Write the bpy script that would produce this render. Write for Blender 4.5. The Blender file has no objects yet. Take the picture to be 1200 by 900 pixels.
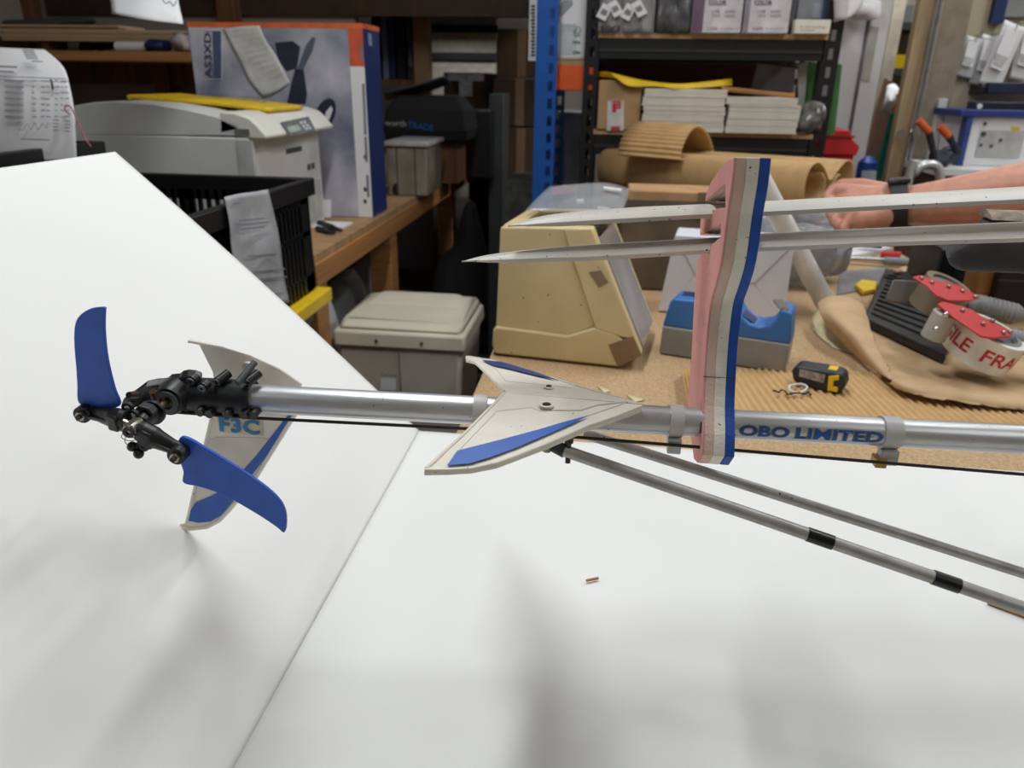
import bpy, bmesh, math, random
import numpy as np
from math import sin, cos, pi, radians
from mathutils import Vector, Matrix
random.seed(7)
S = bpy.context.scene
COL = S.collection

# ------------------------------------------------------------------ camera
F = 880.0; AZ = radians(6.7); PIT = radians(22.0); ROLL = radians(0.9)
C = Vector((0, 0, 1.30))
_fh = Vector((-sin(AZ), cos(AZ), 0)); _r = Vector((cos(AZ), sin(AZ), 0)); _z = Vector((0, 0, 1))
_f = _fh*cos(PIT) - _z*sin(PIT); _u = _fh*sin(PIT) + _z*cos(PIT)
_R = _r*cos(ROLL) + _u*sin(ROLL); _U = _u*cos(ROLL) - _r*sin(ROLL)
cam_d = bpy.data.cameras.new('camera'); cam = bpy.data.objects.new('camera', cam_d); COL.objects.link(cam)
m3 = Matrix((_R, _U, -_f)).transposed().to_4x4(); m3.translation = C
cam.matrix_world = m3
cam_d.sensor_width = 36; cam_d.lens = F/1200*36; cam_d.clip_start = 0.02
cam_d.dof.use_dof = True; cam_d.dof.focus_distance = 0.50; cam_d.dof.aperture_fstop = 11.0
S.camera = cam

# ------------------------------------------------------------------ world, lamps, exposure
S.view_settings.view_transform = 'Standard'; S.view_settings.look = 'None'
S.view_settings.gamma = 1; S.view_settings.use_curve_mapping = False
S.view_settings.exposure = 0.0
w = bpy.data.worlds.new('world'); S.world = w; w.use_nodes = True
w.node_tree.nodes['Background'].inputs[0].default_value = (1, .97, .93, 1)
w.node_tree.nodes['Background'].inputs[1].default_value = 0.05

def area(name, loc, target, sx, sy, power, col=(.93, .97, 1)):
    l = bpy.data.lights.new(name, 'AREA'); l.shape = 'RECTANGLE'; l.size = sx; l.size_y = sy
    l.energy = power; l.color = col
    o = bpy.data.objects.new(name, l); COL.objects.link(o); o.location = loc
    d = (Vector(target) - Vector(loc)); o.rotation_euler = d.to_track_quat('-Z', 'Y').to_euler()
    return o
LIGHTS = [(-.30, 1.00, 2.50, .10, 1.1, 16.5), (.85, 1.30, 2.50, .10, 1.3, 11), (1.7, 2.3, 2.5, .10, 1.2, 14), (1.5, -.3, 2.5, .10, 1.2, 7), (-.95, -.6, 2.5, .10, 1.0, 2.2), (.98, 3.22, 2.4, .3, .06, 16), (-.75, 4.05, 1.50, .5, .05, .9)]  # near right, near left, doorway and rear deck lamps are added fill light
for i, (x, y, z, sx, sy, p) in enumerate(LIGHTS):
    area('tube_light', (x, y, z), (x, y + 1e-4, 0), sx, sy, p, (.80, .90, 1) if i == 4 else (.93, .97, 1))

# ------------------------------------------------------------------ unprojection helpers (pixel of the 1200x900 frame -> place in the room)
def ray(x, y): return _f + _R*((x-600)/F) - _U*((y-450)/F)
def D(x, y, d): return C + ray(x, y)*d
HS = .89
def H(x, y, d): return D(x, y, d*HS)
def Z(x, y, z):
    v = ray(x, y); return C + v*((z-C.z)/v.z)
def Y(x, y, yy):
    v = ray(x, y); return C + v*(yy/v.y)
def X(x, y, xx):
    v = ray(x, y); return C + v*(xx/v.x)
def PL(x, y, p, n):
    v = ray(x, y); n = Vector(n); return C + v*((Vector(p)-C).dot(n)/v.dot(n))

# ------------------------------------------------------------------ materials
def lin(c):
    c = c/255.0
    return c/12.92 if c <= .04045 else ((c+.055)/1.055)**2.4
MATS = {}
def mat(name, rgb, rough=.5, metal=0, var=.12, scale=25, bump=0, bscale=None, stretch=(1, 1, 1), alpha=1, spec=.5, rgb2=None, detail=4, trans=0, specks=0, sscale=260):
    if name in MATS: return MATS[name]
    m = bpy.data.materials.new(name); m.use_nodes = True; MATS[name] = m
    nt = m.node_tree; b = nt.nodes['Principled BSDF']; N = nt.nodes.new; L = nt.links.new
    c = [lin(v) for v in rgb]
    b.inputs['Roughness'].default_value = rough; b.inputs['Metallic'].default_value = metal
    b.inputs['Specular IOR Level'].default_value = spec
    if alpha < 1: b.inputs['Alpha'].default_value = alpha
    if trans: b.inputs['Transmission Weight'].default_value = trans
    tc = N('ShaderNodeTexCoord'); mp = N('ShaderNodeMapping'); mp.inputs['Scale'].default_value = stretch
    L(tc.outputs['Object'], mp.inputs[0])
    nz = N('ShaderNodeTexNoise'); nz.inputs['Scale'].default_value = scale; nz.inputs['Detail'].default_value = detail
    L(mp.outputs[0], nz.inputs['Vector'])
    rp = N('ShaderNodeValToRGB'); rp.color_ramp.elements[0].position = .3; rp.color_ramp.elements[1].position = .7
    c2 = [lin(v) for v in rgb2] if rgb2 else [max(0, v*(1-var*2)) for v in c]
    rp.color_ramp.elements[0].color = (*c2, 1); rp.color_ramp.elements[1].color = (*([min(1, v*(1+var*.5)) for v in c] if not rgb2 else c), 1)
    L(nz.outputs['Fac'], rp.inputs[0]); src = rp.outputs[0]
    if specks:
        n3 = N('ShaderNodeTexNoise'); n3.inputs['Scale'].default_value = sscale; n3.inputs['Detail'].default_value = 1
        L(tc.outputs['Object'], n3.inputs['Vector'])
        r3 = N('ShaderNodeValToRGB'); r3.color_ramp.elements[0].position = specks; r3.color_ramp.elements[1].position = specks + .02
        L(n3.outputs['Fac'], r3.inputs[0])
        mx = N('ShaderNodeMix'); mx.data_type = 'RGBA'; L(r3.outputs[0], mx.inputs[0]); L(src, mx.inputs[6]); mx.inputs[7].default_value = (.06, .045, .035, 1); src = mx.outputs[2]
    L(src, b.inputs['Base Color'])
    if bump:
        n2 = N('ShaderNodeTexNoise'); n2.inputs['Scale'].default_value = bscale or scale*3; n2.inputs['Detail'].default_value = 5
        L(mp.outputs[0], n2.inputs['Vector'])
        bp = N('ShaderNodeBump'); bp.inputs['Strength'].default_value = bump; bp.inputs['Distance'].default_value = .002
        L(n2.outputs['Fac'], bp.inputs['Height']); L(bp.outputs[0], b.inputs['Normal'])
    return m
def pl(name, rgb, **k): return mat(name, rgb, **k)
WHITE_BOARD = mat('foam_board_white', (240, 240, 237), .62, 0, .012, 4, .12, 30)
ALU = mat('brushed_aluminium', (208, 208, 209), .36, .6, .06, 60, .05, 400, (.2, 1, 1), specks=.76, sscale=330)
ALU_DULL = mat('dull_grey_tube', (176, 174, 171), .42, .35, .12, 90, .05, 300, specks=.76, sscale=330)
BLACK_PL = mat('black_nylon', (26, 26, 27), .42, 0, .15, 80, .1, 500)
BLACK_GLOSS = mat('black_sleeve', (16, 16, 17), .3)
STEEL = mat('steel', (170, 165, 155), .3, .9, .1, 200)
RUST = mat('rusty_screw', (84, 68, 58), .5, .6, .3, 400)
BLUE_BLADE = mat('blue_plastic', (46, 96, 198), .42, 0, .06, 60)
BLUE_STRIPE = mat('blue_sticker', (46, 98, 188), .4, 0, .05, 60)
CREAM_FIN = mat('cream_plastic', (238, 231, 217), .42, 0, .05, 50, .06, 200, specks=.765, sscale=420)
FIN_INNER = mat('fin_plate', (222, 215, 204), .45, 0, .06, 60, .06, 200)
NYLON_CLEAR = mat('milky_nylon', (205, 202, 198), .4, 0, .04, 60)
PINK = mat('pink_foam', (240, 170, 162), .85, 0, .06, 40, .35, 700, specks=.76, sscale=300)
SHADED_EDGE = mat('shaded_cream_foam', (226, 194, 180), .85, 0, .08, 40, .35, 600)  # pinkish shade on the cream foam edge, put into a colour of its own
CREAM_FOAM = mat('cream_foam', (241, 237, 222), .85, 0, .07, 60, .35, 600, specks=.75, sscale=330)
BLUE_FOAM = mat('blue_foam', (30, 82, 176), .7, 0, .1, 60, .3, 600)
BLADE_W = mat('blade_white', (208, 203, 193), .45, 0, .06, 45, .05, 200, (.3, 1, 1), specks=.74, sscale=300)
CHIP = mat('chipboard', (204, 174, 134), .75, 0, .2, 330, .25, 500, rgb2=(166, 132, 94), detail=8)
KRAFT = mat('kraft_paper', (204, 172, 132), .75, 0, .08, 30, .45, 60)
CORR = mat('corrugated_card', (202, 164, 112), .8, 0, .06, 40, .1, 200)
CARD = mat('brown_card', (178, 142, 102), .8, 0, .08, 20)
CARD_DK = mat('dim_card', (88, 64, 44), .85, 0, .15, 12)  # darkened card tone; on the rear cartons the colour carries the aisle's shade
WOOD = mat('pine', (176, 122, 70), .6, 0, .18, 12, .1, 80, (1, .15, 6))
WOODX = mat('pine_long', (186, 132, 76), .6, 0, .18, 12, .1, 80, (.15, 6, 6))
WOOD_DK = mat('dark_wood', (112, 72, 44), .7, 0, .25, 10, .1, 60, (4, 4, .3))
BLACK_STEEL = mat('black_steel', (24, 24, 25), .45, .2, .12, 40)
BLUE_STEEL = mat('blue_steel', (20, 86, 170), .45, .1, .05, 30)
ORANGE_STEEL = mat('orange_steel', (222, 92, 34), .45, 0, .05, 30)
SHELF_EDGE = mat('shelf_board', (190, 156, 116), .7, 0, .12, 60)
PAPER = mat('paper', (232, 231, 232), .7, 0, .02, 20)
PAPER_CREAM = mat('card_stock', (232, 226, 212), .7, 0, .05, 30, .1, 200)
INK = mat('ink', (50, 50, 54), .7)
INK_SOFT = mat('pale_ink', (132, 132, 138), .7)
YELLOW = mat('yellow_plastic', (236, 196, 34), .4, 0, .08, 20)
GREY_PR = mat('printer_grey', (214, 214, 210), .5, 0, .03, 10)
PR_CREAM = mat('printer_cream', (224, 222, 212), .5, 0, .03, 10)
DKGREY = mat('dark_grey', (72, 74, 76), .5, 0, .1, 20)
MIDGREY = mat('mid_grey', (134, 134, 134), .5, 0, .1, 20)
WHITE_PL = mat('white_plastic', (226, 226, 226), .45, 0, .04, 15)
CREAM_BOX = mat('cream_painted', (222, 200, 150), .38, 0, .06, 14, .05, 40, specks=.77, sscale=160)
BIN = mat('bin_beige', (222, 214, 192), .5, 0, .04, 8)
BIN_BODY = mat('bin_body', (206, 200, 186), .55, 0, .04, 8)
CLEAR = mat('clear_plastic', (214, 216, 218), .12, 0, .1, 15, .5, 25, alpha=.28)
CLEAR_GREY = mat('smoky_clear_plastic', (170, 170, 172), .2, 0, .15, 20, .6, 25, alpha=.62)
SKIN = mat('skin', (206, 146, 122), .5, 0, .08, 60, .15, 500)
RED = mat('red_paint', (196, 36, 44), .4, 0, .06, 30)
RED_INK = mat('red_ink', (206, 34, 60), .5)
TAPE_BR = mat('brown_tape', (142, 112, 84), .3, 0, .06, 60)
BLUE_PL = mat('dispenser_blue', (52, 112, 182), .42, 0, .05, 30)
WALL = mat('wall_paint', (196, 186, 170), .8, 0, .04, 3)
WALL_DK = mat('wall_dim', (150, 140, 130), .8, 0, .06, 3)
FLOOR = mat('floor_grey', (70, 68, 66), .7, 0, .15, 6)
NAVY = mat('navy', (26, 40, 88), .5, 0, .05, 20)
GREEN = mat('green_card', (62, 112, 58), .6, 0, .1, 8)
MAROON = mat('maroon', (70, 22, 24), .6, 0, .1, 8)
ORANGE = mat('orange', (226, 110, 60), .5)
TEAL = mat('teal', (30, 140, 128), .5)
CHROME = mat('chrome', (200, 200, 200), .2, .9)

# ------------------------------------------------------------------ mesh builder
class G:
    def __init__(s, M=None): s.v = []; s.f = []; s.M = M or Matrix()
    def add(s, vs, fs):
        o = len(s.v); s.v += [s.M @ Vector(v) for v in vs]; s.f += [tuple(i+o for i in f) for f in fs]; return s
    def box(s, x0, x1, y0, y1, z0, z1):
        vs = [(x, y, z) for x in (x0, x1) for y in (y0, y1) for z in (z0, z1)]
        return s.add(vs, [(0, 1, 3, 2), (4, 6, 7, 5), (0, 4, 5, 1), (2, 3, 7, 6), (0, 2, 6, 4), (1, 5, 7, 3)])
    def prism(s, poly, d):
        n = len(poly); poly = [Vector(p) for p in poly]; d = Vector(d)
        nn = Vector((0, 0, 0))
        for i in range(n): nn += (poly[i]-poly[0]).cross(poly[(i+1) % n]-poly[0])
        if nn.dot(d) > 0: poly = poly[::-1]
        return s.add(poly + [p+d for p in poly], [tuple(range(n)), tuple(range(2*n-1, n-1, -1))] + [(i, i+n, (i+1) % n+n, (i+1) % n) for i in range(n)])
    def hull2(s, a, b):   # frustum between two equal-length loops
        n = len(a)
        return s.add(list(a)+list(b), [tuple(range(n))[::-1], tuple(range(n, 2*n))] + [(i, (i+1) % n, (i+1) % n+n, i+n) for i in range(n)])
    def tube(s, path, r, n=12, cap=True):
        path = [Vector(p) for p in path]; rs = r if isinstance(r, (list, tuple)) else [r]*len(path)
        t0 = (path[1]-path[0]).normalized(); up = Vector((0, 0, 1)) if abs(t0.z) < .9 else Vector((1, 0, 0))
        a = t0.cross(up).normalized(); vs = []
        for i, p in enumerate(path):
            t = ((path[min(i+1, len(path)-1)]-path[max(i-1, 0)])).normalized()
            a = (a - t*a.dot(t)).normalized(); b = t.cross(a)
            vs += [p + (a*cos(2*pi*k/n) + b*sin(2*pi*k/n))*rs[i] for k in range(n)]
        fs = [(i*n+k, i*n+(k+1) % n, (i+1)*n+(k+1) % n, (i+1)*n+k) for i in range(len(path)-1) for k in range(n)]
        if cap: fs += [tuple(range(n))[::-1], tuple(range((len(path)-1)*n, len(path)*n))]
        return s.add(vs, fs)
    def ring(s, c, axis, r0, r1, h, n=28):   # hollow ring, h along the axis from c
        c = Vector(c); ax = Vector(axis).normalized(); a = ax.orthogonal().normalized(); b = ax.cross(a); vs = []
        for (r, t) in ((r0, 0), (r1, 0), (r1, h), (r0, h)):
            vs += [c + ax*t + (a*cos(2*pi*k/n)+b*sin(2*pi*k/n))*r for k in range(n)]
        return s.add(vs, [(q*n+k, q*n+(k+1) % n, ((q+1) % 4)*n+(k+1) % n, ((q+1) % 4)*n+k) for q in range(4) for k in range(n)])
    def grid(s, rows):
        nr = len(rows); nc = len(rows[0])
        return s.add([p for r in rows for p in r], [(i*nc+j, i*nc+j+1, (i+1)*nc+j+1, (i+1)*nc+j) for i in range(nr-1) for j in range(nc-1)])
    def ball(s, c, r, n=14, m=8):
        c = Vector(c); r = r if isinstance(r, (tuple, list)) else (r, r, r)
        rows = [[c + Vector((r[0]*sin(pi*i/m)*cos(2*pi*k/n), r[1]*sin(pi*i/m)*sin(2*pi*k/n), r[2]*cos(pi*i/m))) for k in range(n)] for i in range(m+1)]
        vs = [p for q in rows for p in q]
        return s.add(vs, [(i*n+k, (i+1)*n+k, (i+1)*n+(k+1) % n, i*n+(k+1) % n) for i in range(m) for k in range(n)])
    def mesh(s, name, m, off=Vector((0, 0, 0)), smooth=True, ang=35):
        me = bpy.data.meshes.new(name); me.from_pydata([v-off for v in s.v], [], s.f)
        bm = bmesh.new(); bm.from_mesh(me); bmesh.ops.remove_doubles(bm, verts=bm.verts, dist=1e-6)
        bmesh.ops.recalc_face_normals(bm, faces=bm.faces); bm.to_mesh(me); bm.free()
        if smooth:
            me.shade_smooth(); me.set_sharp_from_angle(angle=radians(ang))
        me.materials.append(m); return me
    def obj(s, name, m, parent=None, smooth=True, bevel=0, solid=0, sub=0, ang=35):
        off = wo(parent) if parent else base(s.v)
        o = bpy.data.objects.new(name, s.mesh(name, m, off, smooth, ang)); COL.objects.link(o)
        if parent: o.parent = parent
        else: o.location = off
        if solid:
            q = o.modifiers.new('thick', 'SOLIDIFY'); q.thickness = solid; q.offset = -1
        if sub:
            q = o.modifiers.new('sub', 'SUBSURF'); q.levels = sub; q.render_levels = sub
        if bevel:
            q = o.modifiers.new('bevel', 'BEVEL'); q.width = bevel; q.segments = 2; q.limit_method = 'ANGLE'; q.angle_limit = radians(40)
        return o
def base(vs):
    xs = [v.x for v in vs]; ys = [v.y for v in vs]; zs = [v.z for v in vs]
    return Vector(((min(xs)+max(xs))/2, (min(ys)+max(ys))/2, min(zs)))
def wo(o):
    p = Vector((0, 0, 0))
    while o: p = p + o.location; o = o.parent
    return p
def tag(o, label, cat, group=None, kind=None):
    o['label'] = label; o['category'] = cat
    if group: o['group'] = group
    if kind: o['kind'] = kind
    return o
def thing(name, label, cat, loc, group=None):
    o = bpy.data.objects.new(name, None); COL.objects.link(o); o.location = loc; o.empty_display_size = .02
    return tag(o, label, cat, group)
def struct(o): o['kind'] = 'structure'; return o
def box(name, m, parent, x0, x1, y0, y1, z0, z1, bevel=0): return G().box(x0, x1, y0, y1, z0, z1).obj(name, m, parent, bevel=bevel)
def text(body, m, parent, BL, BR, TL, name='lettering', lift=None, bold=0):
    cu = bpy.data.curves.new('t', 'FONT'); cu.body = body; cu.resolution_u = 2; cu.offset = bold
    ob = bpy.data.objects.new('t', cu); COL.objects.link(ob)
    dg = bpy.context.evaluated_depsgraph_get(); dg.update()
    me = bpy.data.meshes.new_from_object(ob.evaluated_get(dg))
    bpy.data.objects.remove(ob)
    xs = [v.co.x for v in me.vertices]; ys = [v.co.y for v in me.vertices]
    x0, x1, y0, y1 = min(xs), max(xs), min(ys), max(ys)
    BL, BR, TL = Vector(BL), Vector(BR), Vector(TL); n = (BR-BL).cross(TL-BL).normalized()
    off = wo(parent); l = n*(lift if lift is not None else .0006)
    for v in me.vertices:
        v.co = BL + (BR-BL)*((v.co.x-x0)/(x1-x0)) + (TL-BL)*((v.co.y-y0)/(y1-y0)) + l - off
    me.name = name; me.materials.clear(); me.materials.append(m)
    o = bpy.data.objects.new(name, me); COL.objects.link(o); o.parent = parent; return o
def patch(name, m, parent, pts, th=.0004):
    pts = [Vector(p) for p in pts]; n = (pts[1]-pts[0]).cross(pts[2]-pts[0]).normalized()
    if n.dot(C-pts[0]) < 0: n = -n
    return G().prism(pts, n*th).obj(name, m, parent, smooth=False)
def catmull(p, k=6, closed=False):
    p = [Vector(q) for q in p]; out = []; n = len(p)
    for i in range(n if closed else n-1):
        a, b, c, d = (p[(i-1) % n], p[i], p[(i+1) % n], p[(i+2) % n]) if closed else (p[max(i-1, 0)], p[i], p[i+1], p[min(i+2, n-1)])
        for j in range(k):
            t = j/k; out.append(.5*((2*b)+(c-a)*t+(2*a-5*b+4*c-d)*t*t+(3*b-a-3*c+d)*t**3))
    if not closed: out.append(p[-1])
    return out
def smoothgrid(rows, k=4):
    r2 = [catmull(r, k) for r in rows]
    cols = [catmull([r[j] for r in r2], k) for j in range(len(r2[0]))]
    return [[cols[j][i] for j in range(len(cols))] for i in range(len(cols[0]))]
def fb(x0, y0, x1, y1, yy):
    xm, ym = (x0+x1)/2, (y0+y1)/2
    return Y(x0, ym, yy).x, Y(x1, ym, yy).x, Y(xm, y1, yy).z, Y(xm, y0, yy).z
BZ = .895

# ------------------------------------------------------------------ room shell
struct(box('floor', FLOOR, None, -2.3, 2.7, -1.7, 4.6, -.05, 0))
struct(box('ceiling', WALL, None, -2.3, 2.7, -1.7, 4.6, 2.7, 2.75))
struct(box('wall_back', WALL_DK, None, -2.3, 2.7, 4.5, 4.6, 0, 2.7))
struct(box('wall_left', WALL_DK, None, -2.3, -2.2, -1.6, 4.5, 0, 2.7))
struct(box('wall_right', WALL, None, 2.6, 2.7, -1.6, 4.5, 0, 2.7))
struct(box('wall_front', WALL, None, -2.3, 2.7, -1.7, -1.6, 0, 2.7))
for i, (x, y, z, sx, sy, p) in enumerate(LIGHTS):
    if z < 2: continue
    t = thing('ceiling_light', ['slim white batten lamp above the tail rotor', 'slim white batten lamp above the foam blade holder', 'slim white batten lamp over the storage wall corner', 'slim white batten lamp at the near right of the room', 'slim white batten lamp at the near left of the room', 'short white batten lamp behind the doorway', 'short white batten lamp under the rear storage deck'][i], 'ceiling light', (x, y, 2.7), 'ceiling battens')  # near, doorway and rear lamps are additions that brighten dim faces
    box('housing', WHITE_PL, t, x-sx/2-.01, x+sx/2+.01, y-sy/2-.02, y+sy/2+.02, z+.03, 2.70)
# ------------------------------------------------------------------ packing bench under everything
t = thing('packing_bench', 'long chipboard packing bench carrying the helicopter, tape and cardboard', 'workbench', (.7, 1.0, 0))
box('bench_top', CHIP, t, -.166, 1.75, -.25, 2.15, .873, BZ, bevel=.002)
box('apron', CHIP, t, -.15, 1.73, -.2, -.17, .78, .873); box('apron', CHIP, t, -.15, 1.73, 2.07, 2.10, .78, .873)
for x in (-.12, 1.70):
    for y in (-.15, 2.05): box('leg', WOOD, t, x-.035, x+.035, y-.035, y+.035, 0, .873)

# ------------------------------------------------------------------ white foam boards
P0 = Vector((-.209, .813, .9)); P1 = Vector((-.545, .813, 1.22)); BN = (P1-P0).cross(Vector((0, -1, 0))).normalized()
if BN.z < 0: BN = -BN
YN = .02
g = G(); nu, nv = 24, 30
def dents(pts):
    out = []
    for p in pts:
        z = 0
        for (q, r, h) in DENTS: z += h*math.exp(-((p-q).length/r)**2)
        out.append(p + z*DN)
    return out
DN = BN; DENTS = [(Vector((-.42, .62, 1.1)), .012, -.0012), (Vector((-.36, .70, 1.045)), .016, .0012)]
for (qx, qy, r, h) in [(325, 382, .008, -.0012), (600, 0, .001, 0), (142, 640, .006, -.0014), (120, 650, .005, -.0012), (195, 366, .005, -.001), (290, 400, .02, .0012), (60, 330, .02, .001)]:
    DENTS.append((PL(qx, qy, P0, BN), r, h))
rows = []
for i in range(nu*5+1):
    a = P1.lerp(P0, i/(nu*5)); a = a + BN*(.004*sin(pi*i/(nu*5)))
    rows.append([a + Vector((0, -(P0.y-YN)*j/(nv*3), 0)) for j in range(nv*3+1)])
g = G().grid([dents(r) for r in rows])
o = g.obj('foam_board', WHITE_BOARD, None, solid=.005)
tag(o, 'tilted white foam board leaning up at the left behind the blue tail rotor', 'foam board')
DN = Vector((0, 0, 1)); DENTS = []
for (qx, qy, r, h) in [(540, 738, .006, .001), (575, 700, .010, -.001), (610, 760, .008, .0009), (720, 800, .007, -.0012), (660, 740, .006, -.001), (1095, 565, .03, .002), (1140, 590, .02, .0015), (1090, 712, .012, -.0014), (885, 820, .004, -.0022), (820, 745, .015, .001), (930, 785, .014, -.0008), (505, 840, .012, .0012), (700, 850, .01, -.0014)]:
    DENTS.append((Z(qx, qy, .9), r, h))
ca, cb = Z(948, 540, .9), Z(1100, 835, .9); cn = Vector((-(cb-ca).y, (cb-ca).x, 0)).normalized()
rows = []
for i in range(131):
    x = -.2125 + 1.32*i/130; rr = []
    for j in range(81):
        y = .813 - (.813-YN)*j/80
        d = (Vector((x, y, .9))-ca).dot(cn)
        rr.append(Vector((x, y, .9 + .0026*math.exp(-(d/.005)**2))))
    rows.append(dents(rr))
o = G().grid(rows).obj('foam_board', WHITE_BOARD, None, solid=.005)
tag(o, 'flat white foam board lying on the bench below the twin grey brace tubes', 'foam board')
a = Z(687, 682, .9012); b = Z(701, 679, .9012)
o = G().tube([a + Vector((0, 0, .0014)), b+Vector((0, 0, .0014))], .0012, 8).obj('wood_splinter', WOODX); tag(o, 'tiny tan splinter of wood on the flat white board', 'splinter')

# ------------------------------------------------------------------ model helicopter
heli = thing('model_helicopter', 'old model helicopter with silver tail boom, folded white blades and blue tail rotor', 'model helicopter', (.62, .45, .9))
bl, br_ = H(296, 467, .54), H(1200, 515, .53); bd = (br_-bl).normalized()
def B(px):  # a point of the boom axis under this image column
    lo, hi = 0., 1.
    for _ in range(40):
        m = (lo+hi)/2; p = bl.lerp(br_, m); q = p-C
        if 600 + F*q.dot(_R)/q.dot(_f) < px: lo = m
        else: hi = m
    return p
RB = .0092
boom = G().tube([bl - bd*.03, br_ + bd*.36], RB, 40).obj('tail_boom', ALU, heli)
bside = bd.cross(Vector((0, 0, 1))).normalized(); bup = bside.cross(bd)   # towards the camera / up
if bside.y > 0: bside = -bside
if bup.z < 0: bup = -bup
# lettering wrapped on the boom: grey decal behind, blue letters
def wrap_text(body, x0, x1, a0, a1, m, r, bold=0, sx=1):
    cu = bpy.data.curves.new('t', 'FONT'); cu.body = body; cu.offset = bold; cu.resolution_u = 3
    ob = bpy.data.objects.new('t', cu); COL.objects.link(ob)
    dg = bpy.context.evaluated_depsgraph_get(); dg.update()
    me = bpy.data.meshes.new_from_object(ob.evaluated_get(dg)); bpy.data.objects.remove(ob)
    bm = bmesh.new(); bm.from_mesh(me); bmesh.ops.triangulate(bm, faces=bm.faces)
    bmesh.ops.subdivide_edges(bm, edges=[e for e in bm.edges if e.calc_length() > .12], cuts=2, use_grid_fill=True)
    bm.to_mesh(me); bm.free()
    xs = [v.co.x for v in me.vertices]; ys = [v.co.y for v in me.vertices]; X0, X1, Y0, Y1 = min(xs), max(xs), min(ys), max(ys)
    pa, pb = B(x0), B(x1); off = wo(boom)
    for v in me.vertices:
        p = pa.lerp(pb, (v.co.x-X0)/(X1-X0)); t = a0 + (a1-a0)*(v.co.y-Y0)/(Y1-Y0)
        v.co = p + (bside*cos(t) + bup*sin(t))*r - off
    me.materials.clear(); me.materials.append(m); me.name = 'lettering'
    o = bpy.data.objects.new('lettering', me); COL.objects.link(o); o.parent = boom
DG, DB = mat('decal_grey', (128, 134, 140), .5), mat('decal_blue', (22, 92, 178), .45)
for wd, x0, x1 in (('HIR', 818, 859), ('OBO', 863, 919), ('LIMITED', 928, 1027)):
    wrap_text(wd, x0-1.5, x1+1.5, -.42, .44, DG, RB+.0002, bold=.06)
    wrap_text(wd, x0, x1, -.36, .38, DB, RB+.0004, bold=.01)
# nylon bands that guide the tail control rod
for px, w_, tabm in ((563, .0085, NYLON_CLEAR), (791, .0085, NYLON_CLEAR), (1041, .011, NYLON_CLEAR)):
    p = B(px)
    gd = G().ring(p - bd*w_/2, bd, RB-.0003, RB+.0012, w_, 36).obj('rod_guide', tabm, heli)
    q = p - bup*(RB+.004) + bside*.006
    G(Matrix.Translation(q)).box(-w_/2, w_/2, -.004, .004, -.0055, .0045).obj('tab', tabm, gd, bevel=.0008)
    if px == 1041: G(Matrix.Translation(q + Vector((-.004, 0, -.004)))).box(-.004, .003, -.0052, .0045, -.003, .003).obj('clip', mat('amber_clip', (198, 150, 44), .4), gd, bevel=.0006)
G().tube([H(205, 483, .535), H(300, 490, .535), H(560, 503, .53), H(795, 522, .528), H(1200, 556, .522), H(1500, 590, .52), Vector((.53, .415, 1.035))], .0011, 8).obj('control_rod', mat('rod_dark', (40, 26, 22), .5), heli)

# --- tail gear case
hc = B(296)
case = G().tube([bl - bd*.042, bl - bd*.036, bl + bd*.0], [.0108, .0118, .0118], 28).obj('gear_case', BLACK_PL, heli)
G().ring(bl - bd*.0015, bd, RB, .0122, .0022, 32).obj('collar', BLACK_PL, case)
axis = (H(157, 502, .49)-H(200, 464, .535)).normalized()
gc = H(205, 463, .534)
G().tube([gc - axis*.004, gc + axis*.004, gc + axis*.010], [.0108, .0108, .0092], 28).obj('gear_cover', BLACK_PL, case)
G().ring(gc + axis*.010, axis, (.0045), .0074, .0018, 28).obj('bearing_ring', DKGREY, case)
G().tube([bl - bd*.042, gc], [.0112, .0100], 24).obj('case_neck', BLACK_PL, case)
for (px, py, d, l) in ((255, 447, .528, 1), (291, 447, .528, 1), (237, 454, .520, 0), (224, 446, .526, 0)):
    p = H(px, py, d); G().tube([p, p + (Vector((.004, .0075, .003)) if l else Vector((.0006, .005, .0006)))], .0030, 14).obj('screw_boss', BLACK_PL, case)
    G().ring(p - Vector((.0002, .0012, .0006)), Vector((.002, .016, .007)), .0012, .0026, .0012, 14).obj('screw_ring', DKGREY, case)
for (px, py) in ((233, 484), (244, 486), (265, 487), (285, 487), (296, 487)):
    p = H(px, py, .528); G().tube([p, p + Vector((.001, .010, .002))], .0029, 12).obj('screw_boss', BLACK_PL, case)
p = H(278, 449, .522); G().tube([p, p + Vector((.005, .016, .008))], .0022, 12).obj('fin_standoff', DKGREY, case)
q = H(292, 433, .552); G().ring(q, Vector((.2, 1, .3)), .0015, .0052, .002, 18).obj('washer', NYLON_CLEAR, case)
# --- pitch lever over the case
def Q(x, y, d=.548): return H(130+x/6, 390+y/6, d)
lever = [(645, 275), (600, 258), (550, 253), (510, 262), (488, 280), (430, 286), (400, 312), (330, 318), (262, 330), (190, 385), (112, 438), (86, 462), (92, 488), (120, 494), (165, 478), (275, 408), (332, 380), (420, 352), (520, 330), (600, 345), (640, 315)]
lv = G().prism([Q(x, y, .537 if x > 380 else .518+.019*max(0, (x-90)/290)) for x, y in lever], Vector((.002, -.0065, -.002))).obj('pitch_lever', BLACK_PL, heli, smooth=False, bevel=.0008)
p = Q(133, 440, .505); G().tube([p + Vector((0, .006, -.002)), p + Vector((0, -.001, .0006))], [.0024, .0020], 12).obj('pivot_screw', RUST, lv)
low = [(90, 500), (170, 490), (300, 430), (330, 400), (345, 425), (310, 470), (200, 520), (120, 540), (92, 530)]
G().prism([Q(x, y, .522) for x, y in low], Vector((.001, .006, .002))).obj('lower_arm', BLACK_PL, lv, smooth=False, bevel=.0006)
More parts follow.
